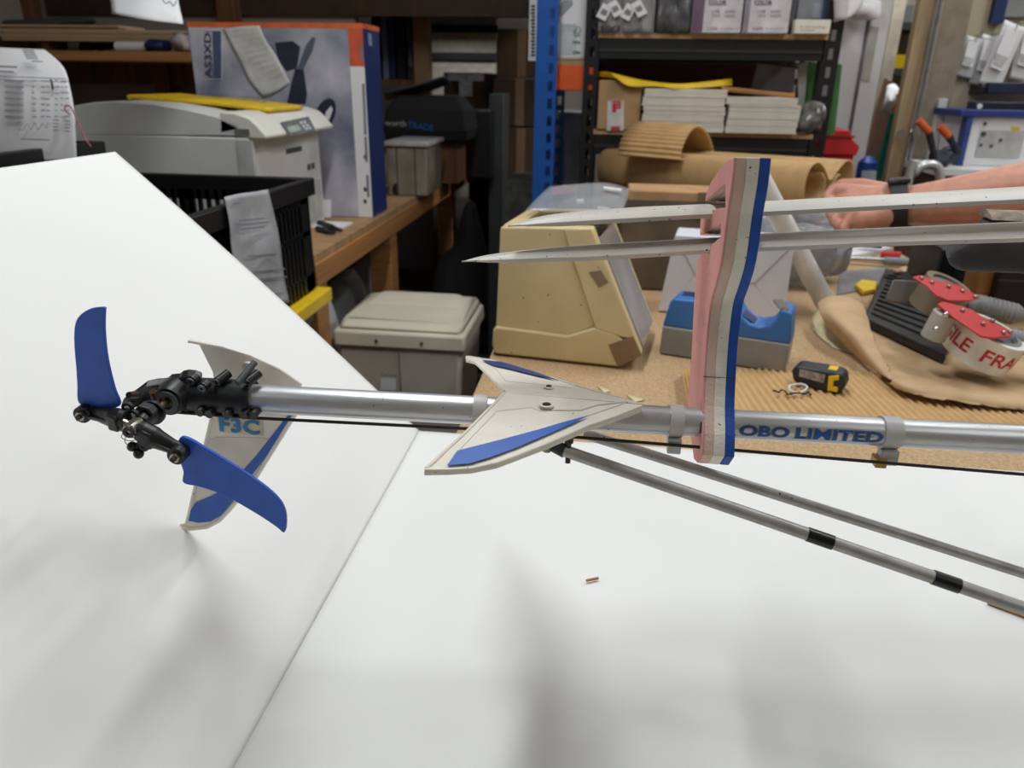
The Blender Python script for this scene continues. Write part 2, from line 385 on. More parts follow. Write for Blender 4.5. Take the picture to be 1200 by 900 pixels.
# --- shaft, slider and hub
hub = H(157, 501, .486)
G().tube([gc, hub], .0022, 16).obj('tail_shaft', mat('shaft_steel', (140, 122, 100), .3, .8), heli)
sl = gc.lerp(hub, .66)
slider = G().tube([sl - axis*.005, sl - axis*.003, sl + axis*.006, sl + axis*.009], [.0050, .0056, .0050, .0040], 22).obj('pitch_slider', BLACK_PL, heli)
G().ring(sl - axis*.0055, axis, .0050, .0078, .0022, 26).obj('flange', BLACK_PL, slider)
p = Q(310, 430, .515); G().tube([p + Vector((0, 0, -.003)), p + Vector((-.0003, -.001, .002))], .0026, 12).obj('rusty_bolt', RUST, slider)
for (x, y) in ((120, 525), (160, 578)):
    p = Q(x, y, .492); G().ball(p, .0021).obj('ball_link', CHROME, slider)
    G().ring(p - axis*.001, axis, .0018, .0034, .0022, 16).obj('link_ring', BLACK_PL, slider)
G().prism([Q(*q, .500) for q in ((150, 560), (230, 480), (300, 500), (335, 540), (325, 560), (270, 510), (220, 550), (175, 590))], axis*.006).obj('slider_arm', BLACK_PL, slider, smooth=False, bevel=.0006)
G().tube([Q(110, 535, .493), Q(150, 585, .492)], .0022, 10).obj('link_arm', BLACK_PL, slider)
hb = G(); ha = (H(212, 529, .495)-H(95, 472, .495)).normalized()
hb.tube([hub - axis*.0055, hub + axis*.0055], .0048, 6); hbo = hb.obj('tail_hub', STEEL, heli, bevel=.0008)
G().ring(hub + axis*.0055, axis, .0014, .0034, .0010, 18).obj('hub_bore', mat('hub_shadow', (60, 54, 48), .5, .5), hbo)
G().tube([hub - ha*.012, hub + ha*.012], .0024, 12).obj('spindle', STEEL, hbo)
def grip(p0, p1, bolt, nm=1):
    d_ = (p1-p0).normalized(); s_ = d_.cross(axis).normalized()
    def loop(p, a, b, n=12): return [p + axis*(a*cos(2*pi*k/n)) + s_*(b*sin(2*pi*k/n)) for k in range(n)]
    L_ = (p1-p0).length
    g = G(); st = [(0, .0052, .0060), (.12, .0060, .0068), (.38, .0060, .0066), (.5, .0050, .0058), (.8, .0038, .0046), (1.0, .0036, .0048)]
    for (a, b) in zip(st[:-1], st[1:]): g.hull2(loop(p0 + d_*L_*a[0], a[1], a[2]), loop(p0 + d_*L_*b[0], b[1], b[2]))
    o = g.obj('blade_grip', BLACK_PL, heli)
    M = Matrix((d_, s_, axis)).transposed().to_4x4(); M.translation = p0
    G(M).box(.003, L_*.38, -.0050, .0050, .0040, .0066).obj('rib', BLACK_PL, o, bevel=.0014)
    G(M).box(L_*.35, L_*.95, -.0010, .0010, .0030, .0056).obj('rib', BLACK_PL, o, bevel=.0004)
    G().tube([bolt - axis*.0062, bolt + axis*.0062], .0052, 18).obj('clevis', BLACK_PL, o)
    G().tube([bolt - axis*.0068, bolt + axis*.0085], .0030, 6).obj('nut', STEEL, o)
    G().tube([bolt + axis*.0085, bolt + axis*.0100], .0016, 10).obj('bolt_end', RUST, o)
    return o
g1 = grip(hub.lerp(H(150, 498, .487), .3) + ha*.004, H(212, 528, .487), H(212, 529, .487))
g2 = grip(hub - ha*.006 + axis*-.002, H(106, 483, .500), H(103, 481, .500))
p = H(96, 487, .497); G().tube([p, p + (H(90, 489, .496)-p)*1.2], .0025, 8).obj('screw_tip', RUST, g2)
for (x, y) in ((150, 800), (195, 850), (235, 800)): G().ball(Q(x, y, .486), .0030).obj('ball_socket', BLACK_PL, g1)
G().tube([Q(150, 800, .487), Q(235, 800, .487), Q(280, 790, .487)], .0024, 10).obj('socket_arm', BLACK_PL, g1)
G().tube(catmull([Q(*q, .485) for q in ((95, 690), (75, 735), (130, 760), (185, 745), (120, 710), (100, 770), (150, 800))], 6), .00022, 6).obj('loose_wire', RUST, g1)
def tail_blade(pts, d, tip):
    pts = [(60+x/3, 340+y/3) for x, y in pts]
    poly = catmull([PL(x, y, d, axis) for x, y in pts], 4, True)
    o = G().prism(poly, axis*-.0024).obj('tail_blade', BLUE_BLADE, heli, bevel=.0007, ang=50); return o
b1 = tail_blade([(186, 63), (165, 62), (135, 67), (108, 82), (88, 105), (80, 140), (80, 200), (86, 270), (90, 330), (96, 398), (150, 410), (238, 410), (222, 350), (205, 285), (193, 220), (186, 140), (187, 80)], H(103, 481, .4985), 0)
b2 = tail_blade([(455, 518), (485, 524), (540, 556), (600, 592), (700, 655), (775, 712), (812, 755), (826, 800), (820, 853), (790, 832), (730, 792), (650, 745), (590, 715), (520, 692), (464, 678), (464, 640), (452, 605), (440, 575), (444, 540)], H(212, 529, .4885), 0)
# --- vertical fin: thin plate with a raised rim
VY = H(300, 467, .54).y + .026
def V(x, y, dy=0): return Y(x, y, VY+dy)
fin_out = [(221, 398), (234, 401), (260, 406.5), (293, 417), (327, 433), (353, 450), (350, 470), (345, 487), (300, 560), (270, 596.7), (257, 611), (243, 618.5), (225, 620.5), (206.5, 620.5), (206, 615.5), (217, 613), (231, 552), (246, 490), (252, 462), (249, 436), (233, 404), (221, 401)]
vf = G().prism([V(*p) for p in fin_out], Vector((0, .0022, 0))).obj('vertical_fin', CREAM_FIN, heli, smooth=False, bevel=.0005)
def rim(path, w_, h, parent, m, f, name='rim'):
    g = G(); g.tube([f(*p) for p in path], w_, 8); return g.obj(name, m, parent)
rim([(221, 400), (260, 407), (293, 417), (327, 433), (352, 450)], .0011, 0, vf, CREAM_FIN, V)
rim([(346, 485), (300, 559), (270, 596), (257, 610), (243, 617.5), (225, 619.5), (208, 618.5)], .0016, 0, vf, CREAM_FIN, V)
rim([(219, 612), (233, 552), (248, 490)], .0013, 0, vf, CREAM_FIN, V)
patch('inner_panel', FIN_INNER, vf, [V(*p) for p in [(243, 516), (254, 512), (309, 513), (318, 516), (284, 551), (250, 578), (228, 588)]], .0003)
patch('blue_stripe', BLUE_STRIPE, vf, [V(*p, -.0003) for p in [(337, 487), (344, 487), (318, 527), (291, 562), (271, 590), (259, 604), (247, 611), (232, 612.5), (219, 609.5), (224, 597), (229, 589), (248, 581), (262, 573), (284, 552), (300, 534)]], .0003)
dc = patch('decal', mat('decal_cream', (222, 214, 172), .5), vf, [V(*p, -.0005) for p in [(254, 489), (307, 491), (308.5, 511), (259, 506.5)]], .0002)
text('F3C', mat('f3c_blue', (26, 128, 196), .45), dc, V(258, 505, -.0009), V(305, 510, -.0009), V(256.5, 488, -.0009), bold=.03)
# --- horizontal fin: two drooped halves
h0 = B(640) + Vector((0, 0, RB+.0022))
NN = Vector((0, -.12, 1)); NF = Vector((0, .2, 1))
def HN(x, y, l=0): return PL(x, y, h0 + Vector((0, 0, l)), NN)
def HF(x, y, l=0): return PL(x, y, h0 + Vector((0, 0, l)), NF)
def HX(x, y, l=0):
    a = HN(x, y, l); return a if a.y < h0.y else HF(x, y, l)
near = [(753, 474), (751, 479), (720, 491), (690, 501), (645, 521), (606, 536), (582, 545), (552, 551), (525, 552.5), (497, 553), (497, 547.5), (506, 546.5), (545, 507), (592, 460)]
mid = [(592, 460), (640, 464.5), (700, 469), (753, 472.5)]
hf = G()
farp = [(592, 460), (575, 441), (557, 424), (546, 421.5), (545.5, 417), (552, 417), (577, 421.5), (610, 431), (645, 442), (695, 457.5), (735, 467.5), (753, 473)]
up = Vector((0, 0, -.0024))
hf.prism([HN(*p) for p in near], up); hf.prism([HF(*p) for p in farp], up)
hfo = hf.obj('horizontal_fin', CREAM_FIN, heli, smooth=False, bevel=.0005)
rim([(498, 551), (525, 551), (552, 549.5), (582, 543), (606, 534.5), (645, 519), (690, 499), (720, 489), (750, 477)], .0013, 0, hfo, CREAM_FIN, HN)
rim([(500, 549), (546, 507), (591, 461)], .0011, 0, hfo, CREAM_FIN, HN)
rim([(548, 418), (577, 422.5), (610, 432), (645, 443), (695, 458), (735, 468)], .0009, 0, hfo, CREAM_FIN, HF)
rim([(591, 459), (575, 442), (557, 425), (547, 420)], .0011, 0, hfo, CREAM_FIN, HF)
rim([(533, 533), (582, 482), (622, 477.5), (633, 482), (650, 481)], .0004, 0, hfo, FIN_INNER, HN, 'moulded_line')
rim([(650, 481), (680, 481), (700, 475), (735, 471)], .0008, 0, hfo, FIN_INNER, HN, 'moulded_line')
rim([(735, 471), (726, 475), (690, 487)], .0005, 0, hfo, FIN_INNER, HN, 'moulded_line')
rim([(575, 425), (593, 447), (645, 452), (670, 455)], .0004, 0, hfo, FIN_INNER, HF, 'moulded_line')
patch('blue_stripe', BLUE_STRIPE, hfo, [HN(*p, .0012) for p in [(524, 545.5), (536, 528.5), (585, 516), (630, 504), (660, 495), (690, 487), (665, 499), (640, 510), (605, 525), (575, 536), (550, 543.5)]], .0003)
patch('blue_stripe', mat('navy_sticker', (58, 70, 134), .45), hfo, [HF(*p, .0010) for p in [(565, 422), (587, 424), (630, 437), (655, 446), (628, 440), (600, 433), (577, 428)]], .0003)
for (x, y, r) in ((643, 454, .0034), (640.5, 475.3, .0046)):
    p = HX(x, y, .001); o = G().ring(p, Vector((0, 0, 1)), r*.62, r, .0010, 20).obj('screw_cup', CREAM_FIN, hfo)
    G().tube([p - Vector((0, 0, .001)), p + Vector((0, 0, .0013))], [r*.62, r*.5], 14).obj('screw', RUST, hfo)
G(Matrix.Translation(B(650))).box(-.012, .012, -.006, .006, RB-.008, RB-.0015).obj('fin_mount', BLACK_PL, heli, bevel=.001)
# --- boom braces
fe = H(643, 520, .525)
bk = G().tube([fe + Vector((.006, .014, .010)), fe + Vector((0, .002, .003)), fe], .0026, 12).obj('brace_bracket', BLACK_PL, heli)
G(Matrix.Translation(B(655))).box(-.006, .006, -.007, .007, -RB-.003, -RB+.003).obj('clamp_block', BLACK_PL, bk, bevel=.001)
def strut(a, b, r, sleeves, pxa):
    o = e_ = a + (b-a)*((.525-a.x)/(b.x-a.x)); o = G().tube([a, e_], r, 18).obj('boom_brace', ALU_DULL, heli); d_ = (b-a).normalized()
    G().tube([e_ - d_*.006, e_ + d_*.004, Vector((.55, .44 + (e_.y-.44)*.3, 1.015))], .0045, 10).obj('brace_mount', BLACK_PL, o)
    for s0, s1 in sleeves: G().tube([a.lerp(b, s0), a.lerp(b, s1)], r+.0004, 18).obj('sleeve', BLACK_GLOSS, o)
    return o, d_
na, nb = H(655, 526, .522), H(1200, 713, .465)
st, sd = strut(na, nb, .0038, [], 0)
def on(px, a, b):
    lo, hi = 0., 1.
    for _ in range(40):
        m = (lo+hi)/2; q = a.lerp(b, m)-C
        if 600 + F*q.dot(_R)/q.dot(_f) < px: lo = m
        else: hi = m
    return a.lerp(b, lo)
for x0, x1 in ((946, 976), (1093, 1124)): G().tube([on(x0, na, nb), on(x1, na, nb)], .0043, 20).obj('sleeve', BLACK_GLOSS, st)
G().tube([fe - sd*.002, na + sd*.004], [.0034, .0046], 16).obj('rod_end', BLACK_PL, st)
G().ball(fe, .0042).obj('rod_eye', BLACK_PL, st)
G().tube([fe + Vector((-.001, -.003, -.004)), fe + Vector((-.0005, -.002, .004))], .0026, 10).obj('eye_screw', STEEL, st)
p = on(666, na, nb)
G().tube([p + Vector((0, -.002, -.0065)), p + Vector((0, .001, .0075))], .0017, 10).obj('brace_screw', RUST, st)
G().tube([p + Vector((0, .001, .0058)), p + Vector((0, .0014, .0085))], .0028, 12).obj('screw_head', RUST, st)
fa, fb_ = H(684, 508, .562), H(1200, 672, .545)
strut(fa, fb_, .0035, [], 0)
# --- folded main blades
def blade(nearp, farp, dn, df, root):
    n = catmull([H(x, y, dn) for x, y in nearp], 5); kk = [min(1, i/3) for i in range(len(farp))]
    f = catmull([H(x, y, dn + (df-dn)*math.sqrt(k)) for k, (x, y) in zip(kk, farp)], 5)
    n = n + [n[-1] + Vector((.30, .005, root))]; f = f + [f[-1] + Vector((.30, .005, root))]
    g = G(); th = .0058; m = len(n); rows = []
    for a, b in zip(n, f):
        k = min(1, (b-a).length/.03); h = th*max(.15, k)
        e = (b-a)
        rows.append([a + Vector((0, 0, -h*.5)), a + Vector((0, -.0012*k, 0)), a + e*.08 + Vector((0, 0, h*.42)), a + e*.35 + Vector((0, 0, h*.55)), a + e*.75 + Vector((0, 0, h*.25)), b, a + e*.6 + Vector((0, 0, -h*.45)), a + e*.2 + Vector((0, 0, -h*.6))])
    c = len(rows[0]); vs = [p for r in rows for p in r]
    fs = [(i*c+k, i*c+(k+1) % c, (i+1)*c+(k+1) % c, (i+1)*c+k) for i in range(m-1) for k in range(c)] + [tuple(range(c))[::-1], tuple(range((m-1)*c, m*c))]
    o = g.add(vs, fs).obj('rotor_blade', BLADE_W, heli, ang=50); e_ = (n[-1]+f[-1])*.5
    G().tube([e_ - Vector((.03, 0, 0)), e_ + Vector((.012, 0, 0)), Vector((.60, .46, 1.222))], [.008, .009, .006], 12).obj('root_grip', BLACK_PL, o)
    return o
ub = blade([(595, 265), (650, 260.5), (700, 257.5), (839, 250), (900, 247.5), (1050, 240), (1200, 233)], [(595.5, 264.8), (622, 256), (660, 249.5), (740, 243), (839, 238.5), (1000, 230), (1200, 218.5)], .536, .578, .004)
lb = blade([(541, 306.5), (620, 302.5), (717, 299), (842, 291.5), (900, 289), (1050, 283), (1200, 278.5)], [(542, 306), (575, 298), (640, 290.5), (717, 285), (842, 278), (900, 273), (1200, 259.5)], .536, .578, .012)
def spot(par, x, y, d, r):
    p = H(x, y, d); G().ball(p, (r*1.6, r, .0004), 8, 4).obj('chip_mark', mat('dirt', (96, 78, 62), .8), par)
# --- flybar paddle, dark grey
a0 = H(1126, 296, .64)
prof = [(0, .000, -.014), (0, -.004, -.009), (0, -.003, .004), (0, .002, .016), (0, .012, .026), (0, .024, .029), (0, .030, .024), (0, .024, .008), (0, .010, -.010)]
g = G(); prof = catmull(prof, 3, True)
sts = [(-.006, .55), (-.004, .8), (0, .94), (.006, 1), (.10, 1)]
for (xa, ka), (xb, kb) in zip(sts[:-1], sts[1:]):
    ce = Vector((0, .010, .004))
    sl_ = lambda p: Vector((max(0, p.z+.002)*.9 if xa < .05 else 0, 0, 0))
    g.hull2([a0 + Vector((xa, 0, 0)) + ce + (p-ce)*ka + sl_(p) for p in prof], [a0 + Vector((xb, 0, 0)) + ce + (p-ce)*kb + (sl_(p) if xb < .05 else Vector()) for p in prof])
G_FB = g.obj('flybar_paddle', mat('paddle_grey', (66, 64, 65), .8, 0, .1, 60, .4, 500), heli, ang=60)
# --- frame, mast and skids out of the picture at the right, so the machine stands on the board
for yy in (.405, .465): G().prism([Vector(p) for p in ((.50, yy, 1.055), (.52, yy, 1.0), (.72, yy, 1.0), (.76, yy, 1.03), (.74, yy, 1.09), (.64, yy, 1.14), (.56, yy, 1.14), (.51, yy, 1.11))], (0, .004, 0)).obj('side_plate', BLACK_PL, heli, smooth=False, bevel=.001)
for (xx, zz_) in ((.54, 1.06), (.62, 1.05), (.62, 1.11), (.70, 1.04)): box('frame_block', DKGREY, heli, xx-.018, xx+.018, .409, .465, zz_-.014, zz_+.014, bevel=.002)
G().tube([Vector((.60, .44, 1.1)), Vector((.60, .44, 1.26))], .005, 16).obj('main_shaft', STEEL, heli)
G().tube([Vector((.60, .40, 1.215)), Vector((.60, .52, 1.225))], .011, 16).obj('rotor_head', BLACK_PL, heli)
tp_ = [p for p in prof if p.z > .020]
G().prism([a0 + Vector((.020, 0, 0)) + p + Vector((0, -.0006, .0006)) for p in tp_] , Vector((.08, 0, 0))).obj('paddle_top', mat('paddle_mottled', (168, 152, 130), .8, 0, .3, 120, .4, 300, rgb2=(112, 104, 94)), G_FB)
G().tube([a0 + Vector((.09, .012, .004)), Vector((.60, .46, 1.235))], .002, 10).obj('flybar', STEEL, heli)
for y in (.33, .55):
    sk = G().tube(catmull([(.38, y, .9075), (.42, y, .9065), (.80, y, .9065), (.86, y, .92)], 6), .0055, 14).obj('skid', ALU_DULL, heli)
    for x in (.54, .70): G().tube(catmull([(x, y, .907), (x, y+(.44-y)*.25, .95), (x, .44+(y-.44)*.4, 1.005)], 6), .004, 10).obj('skid_strut', BLACK_PL, sk)
# dirt specks on the white plastic
for (x, y) in ((770, 239), (812, 243), (825, 238), (838, 241), (650, 258), (1060, 272), (960, 282)): spot(ub if y < 262 and x != 960 else lb, x, y, .552 if y > 240 else .566, .0008)
# wooden stick below the brace at the right edge
o = G().prism([Z(1158, 703, .905), Z(1215, 724, .905), Z(1225, 716, .905), Z(1170, 695, .905)], Vector((0, 0, -.004))).obj('wooden_strip', WOODX); tag(o, 'narrow tan wooden strip under the lower brace tube at the right edge', 'strip')

# ------------------------------------------------------------------ foam blade holder
fx = H(823, 508, .52).x
fh_ = thing('blade_holder', 'upright foam blade holder in pink, cream and blue layers clipped over the boom', 'blade holder', (fx+.011, .46, 1.0))
front = [(860, 184), (857, 215), (851.5, 252), (845, 304), (838, 334), (832, 356), (827.5, 395), (824.6, 439), (823, 475), (823, 508), (822, 533)]
back = [(817, 542.5), (813, 538), (810, 515), (806, 500), (806, 470), (810, 420), (813, 360), (817, 305)]
low = [(820.5, 297), (844, 278), (845, 262), (843, 264), (820, 276), (821, 257), (823, 247), (850, 243), (850, 216), (848, 217), (826, 236), (828, 225), (833, 213), (845, 196), (852, 188)]
f3 = [X(x, y, fx) for x, y in front]
bk_ = [X(x, y, fx) for x, y in back]; lw = [X(x, y, fx) for x, y in low]
poly = catmull(f3, 3) + bk_ + lw
def layer(x0, x1, m, name, par, k=0): return G().prism([p + Vector((x0, k, 0)) for p in poly], Vector((x1-x0, 0, 0))).obj(name, m, par, smooth=False, bevel=.0006)
G().tube([X(824.4, 441, fx) + Vector((-.0002, -.0004, 0)), X(824.4, 441, fx) + Vector((.0199, -.0002, 0))], .00022, 6).obj('seam', mat('seam_dark', (70, 62, 58), .9), fh_)
layer(0, .0012, PINK, 'pink_layer', fh_); layer(.0012, .0070, SHADED_EDGE, 'shaded_cream_layer', fh_); layer(.0070, .0140, CREAM_FOAM, 'cream_layer', fh_); layer(.0140, .0198, BLUE_FOAM, 'blue_layer', fh_)  # shaded band of the cream edge is built as a separate layer
# ------------------------------------------------------------------ left timber bench and what stands on it
LZ = .92
t = thing('timber_bench', 'long timber bench along the left aisle carrying printer and picture box', 'workbench', (-1.2, 2.9, 0))
box('bench_top', mat('bench_ply', (176, 138, 96), .7, 0, .15, 30), t, -1.75, -.655, 1.64, 4.2, LZ-.02, LZ)
box('front_beam', WOOD, t, -.70, -.652, 1.64, 4.2, .845, LZ-.02, bevel=.002)
box('end_beam', WOODX, t, -1.75, -.70, 1.645, 1.69, .845, LZ-.02)
for yy in (1.66, X(453, 300, -.68).y, 3.3, 4.1):
    box('post', WOOD, t, -.735, -.665, yy, yy+.075, 0, .845, bevel=.002); box('post', WOOD, t, -1.74, -1.67, yy, yy+.075, 0, .845)
box('under_shelf', WOOD_DK, t, -1.70, -.74, 1.70, 4.1, .28, .30)
def sack(name, c, r, label, m):
    random.seed(int(c[0]*100)); g = G().ball(c, r, 20, 14)
    for v in g.v:
        d = v-Vector(c); k = 1 + .10*sin(d.x*40+c[0])*cos(d.z*33) + .05*sin(d.y*70)
        q = d*k; q = Vector((max(-r[0]*.85, min(r[0]*.85, q.x)), q.y, max(-r[2]*.9, q.z))); v.xyz = Vector(c)+q
    o = g.obj(name, m, None, sub=0); tag(o, label, 'sack'); return o
sack('white_sack', (-.86, 2.02, .50), (.12, .13, .23), 'white sack slumped under the timber bench nearest the beige bin', PAPER)
sack('white_sack', (-.90, 2.42, .48), (.13, .14, .21), 'greyer white sack behind the first one under the timber bench', MIDGREY)
o = box('black_toolbox', BLACK_PL, None, -1.05, -.76, 1.72, 1.84, .30, .56, bevel=.006); tag(o, 'black toolbox on the under shelf near the bench end post', 'toolbox')

# beige bin
by = 1.76
bx0, bx1 = Y(392, 400, by).x, Y(544, 405, by).x; bz1 = Y(470, 410, by).z; bz2 = Y(470, 390, by).z; bzt = Y(490, 343, by+.26).z
t = thing('lidded_bin', 'beige plastic bin with a domed lid standing in the aisle', 'bin', ((bx0+bx1)/2, by+.18, 0))
g = G(); q = lambda k, z, y0=0, y1=.30: [(bx0+k, by+y0, z), (bx1-k, by+y0, z), (bx1-k, by+y1, z), (bx0+k, by+y1, z)]
g.hull2(q(.04, 0, .03, .28), q(.006, bz1, .004, .296)); g.obj('body', BIN_BODY, t, bevel=.012)
ld = G(); ld.hull2(q(-.004, bz1, -.004, .304), q(-.002, bz2, -.002, .302)); L0 = ld.obj('lid', BIN, t, bevel=.008)
lt = G(); lt.hull2(q(0, bz2), q(.014, bz2+.020, .035, .295)); lt.hull2(q(.014, bz2+.020, .035, .295), q(.038, bzt-.012, .17, .28)); lt.hull2(q(.038, bzt-.012, .17, .28), q(.055, bzt, .22, .265))
lt.obj('lid_dome', BIN, L0, bevel=.016)
for px in (441, 494): 
    p = Y(px, 399 + (px-441)*.06, by-.004); G().tube([p, p + Vector((0, -.003, 0))], .004, 10).obj('rivet', DKGREY, L0)
xm = Y(468, 430, by).x; box('body_seam', MIDGREY, t, xm-.0015, xm+.0015, by+.0005, by+.01, .15, bz1-.002)
lb_ = patch('label', PAPER, t, [Y(x, y, by+.002) for x, y in ((446, 443), (464, 444), (464, 458), (446, 457))], .0006)
text('Cyclone', INK, t, Y(446, 442, by+.001), Y(465, 442.6, by+.001), Y(446, 437, by+.001), lift=.001)

# crates
def crate(x0, x1, y0, y1, z0, z1, m, label, bars=True):
    t = thing('plastic_crate', label, 'crate', ((x0+x1)/2, (y0+y1)/2, z0), None)
    e = .006; H_ = z1-z0
    rim_ = G().box(x0-.012, x1+.012, y0-.012, y0+e, z1-.035, z1).box(x0-.012, x1+.012, y1-e, y1+.012, z1-.035, z1).box(x0-.012, x0+e, y0, y1, z1-.035, z1).box(x1-e, x1+.012, y0, y1, z1-.035, z1)
    rim_.obj('rim', m, t, bevel=.003)
    box('base', m, t, x0+.004, x1-.004, y0+.004, y1-.004, z0, z0+.008)
    def side(ax, c, a, b):
        g = G()
        def bx(u0, u1, w0, w1):
            if ax == 'x': g.box(c-e/2, c+e/2, u0, u1, w0, w1)
            else: g.box(u0, u1, c-e/2, c+e/2, w0, w1)
        bx(a, b, z0, z0+.035); bx(a, a+.045, z0, z1-.03); bx(b-.045, b, z0, z1-.03)
        bx(a, b, z0+H_*.5, z0+H_*.5+.010); bx(a, b, z1-.05, z1-.03)
        n = int((b-a-.09)/.019)
        for i in range(1, n):
            u = a+.045+(b-a-.09)*i/n; bx(u-.0045, u+.0045, z0, z1-.03)
        for k in (.33, .66):
            u = a+(b-a)*k; bx(u-.018, u+.018, z0, z1-.03)
        g.obj('slatted_side', m, t, smooth=False)
    side('x', x0+.004, y0, y1); side('x', x1-.004, y0, y1); side('y', y0+.004, x0, x1); side('y', y1-.004, x0, x1)
    return t
CB = mat('crate_black', (22, 22, 23), .4, 0, .1, 30)
crate(-1.02, -.618, .93, 1.545, .872, 1.106, CB, 'black slatted crate with a crumpled paper pouch, right of the tilted board corner')
box_l = thing('yellow_tray', 'yellow shallow tray between the slatted black crate and the crates below it', 'tray', (-.8, 1.25, .838)); box('lid_plate', YELLOW, box_l, -1.03, -.592, .91, 1.572, .838, .868, bevel=.004); box('lid_lip', YELLOW, box_l, -1.02, -.602, .92, 1.562, .832, .838)
crate(-1.02, -.64, .935, 1.53, .44, .831, CB, 'black slatted crate directly beneath the yellow lid')
crate(-1.02, -.64, .935, 1.53, .0, .436, CB, 'black slatted crate on the floor at the foot of the stack with the yellow lid')
crate(-1.50, -1.075, .95, 1.545, .93, 1.168, CB, 'black crate behind the top edge of the tilted board holding the invoice')
crate(-1.50, -1.06, .95, 1.57, .465, .926, CB, 'black crate directly below the crate that holds the invoice')
crate(-1.50, -1.06, .95, 1.57, 0, .461, CB, 'black crate on the floor, lowest under the crate with the invoice')
XP = -.600
gp = [[X(x, y, XP) for x, y in r] for r in [[(264, 231), (280, 227), (297, 225), (313, 222)], [(268, 262), (284, 260), (302, 257), (320, 255)], [(273, 297), (290, 293), (308, 290), (328, 286)], [(281, 337), (296, 333), (315, 329), (334, 324)], [(288, 360), (302, 358), (318, 357), (338, 354)]]]
random.seed(3)
for r in gp:
    for p in r: p.x += random.uniform(-.003, .005)
o = G().grid(smoothgrid(gp, 4)).obj('paper_pouch', mat('pouch_grey', (186, 188, 192), .3, 0, .12, 22, .4, 40), None, solid=.001)
tag(o, 'crumpled silvery paper pouch hanging on the side of the slatted black crate', 'pouch')
g = G()
for (x, y, l) in ((272, 238, 8), (280, 258, 30), (281, 263, 34), (282, 268, 28), (290, 300, 34), (298, 318, 36), (302, 327, 34), (312, 345, 20)):
    a, b = X(x, y, XP+.006), X(x+l, y-l*.1, XP+.006); a2, b2 = X(x, y+1.6, XP+.006), X(x+l, y+1.6-l*.1, XP+.006)
    g.prism([a, b, b2, a2], (.0006, 0, 0))
g.obj('print_lines', INK_SOFT, o)

# invoice standing in the left crate, curled at the top
prof = [(57, 0, .00), (52.5, .2, .02)]
rows = []
for (yl, yr, xl, xr, d) in [(64, 72, -40, 66, 1.50), (54, 58, -40, 52, 1.46), (75, 78, -38, 74, 1.43), (100, 103, -37, 82, 1.42), (130, 132, -35, 87, 1.42), (168, 168, -33, 89, 1.43), (190, 188, -32, 90, 1.44)]:
    rows.append([D(xl+(xr-xl)*k/4, yl+(yr-yl)*k/4, d - .012*sin(pi*k/4)) for k in range(5)])
sm = smoothgrid(rows, 5)
inv = G().grid(sm).obj('invoice', PAPER, None, solid=.0006); tag(inv, 'printed invoice sheet curling upright at the left edge above the black crate', 'paper sheet')
def invp(x, y): return D(x, y, 1.402)
g = G()
def dash(x, y, l, h=1.3): g.prism([invp(x, y), invp(x+l, y+l*.04), invp(x+l, y+h+l*.04), invp(x, y+h)], -ray(x, y)*.0005)
for i in range(5): dash(26+i*1.2, 58+i*2.4, 14)
dash(37, 71, 13); dash(-20, 76, 40, 2); dash(-20, 82, 36, 1.6); dash(-22, 88, 100, 1.0); dash(-22, 92, 100, .8)
random.seed(5)
for i in range(7):
    y = 94+i*7
    dash(5, y, 23, 1.4); dash(8, y+2.4, 18, .9)
    for x in (37, 48, 54, 64, 71, 76): dash(x, y+random.uniform(-.5, .5), random.uniform(3, 6))
dash(24, 162, 34, 1.6)
for i in range(4): dash(62, 140+i*4, 7); dash(76, 141+i*4, 6)
g.obj('print_lines', INK_SOFT, inv)
patch('black_mark', INK, inv, [invp(*p) for p in ((58.5, 93), (61, 93), (63.5, 104), (61, 105))])
G().tube(catmull([invp(*p) for p in ((18, 146), (24, 142), (20, 150), (27, 152), (32, 145), (36, 152), (41, 144), (44, 152), (50, 145), (54, 150), (56, 143))], 5), .0005, 6).obj('handwriting', INK_SOFT, inv)
o = G().tube(catmull([D(*p, 1.40) for p in ((82, 134), (77, 130), (76, 125), (81, 124), (86, 131), (94, 148), (101, 164), (107, 172))], 5), .0013, 8).obj('wire_hook', mat('pink_wire', (150, 70, 92), .4)); tag(o, 'bent pink wire hook beside the invoice', 'wire')

# printer
py = 1.66; pd = .43
def PY(x, y): return Y(x, y, py)
t = thing('laser_printer', 'grey and cream colour laser printer on the near end of the timber bench', 'printer', (-1.07, py+pd/2, LZ))
zs = PY(200, 159).z; xr = -.792; xl = PY(85, 159).x
g = G().box(xl, xr, py, py+pd, LZ, zs); g.obj('body', GREY_PR, t, bevel=.004)
G().prism([PY(*p) for p in ((86, 158.5), (86, 124), (110, 120), (133, 118.5), (180, 122), (220, 128.5), (255, 137), (277, 145), (292, 157), (292, 159.5))], (0, pd, 0)).obj('top_cover', GREY_PR, t, bevel=.003)
np_ = [PY(*p) for p in ((257, 157), (257, 131), (275, 132), (292, 138), (300, 145), (313, 160), (311, 164), (297, 163))]
fp = G().prism(np_, (0, pd, 0)).obj('front_cover', PR_CREAM, t, bevel=.004)
a_, b_ = PY(300, 145), PY(313, 160); sn = (b_-a_).cross(Vector((0, 1, 0))).normalized(); sn = sn if sn.x > 0 else -sn
def SP(x, y, l=.001): return PL(x, y, a_ + sn*l, sn)
pan = patch('control_panel', mat('panel_grey', (104, 108, 110), .4), fp, [SP(*p) for p in ((328, 144), (361, 137), (370, 154), (339, 160))], .002)
patch('display', mat('lcd', (166, 176, 168), .25), pan, [SP(*p, .0035) for p in ((336, 149), (349, 146), (353, 153), (340, 156))], .001)
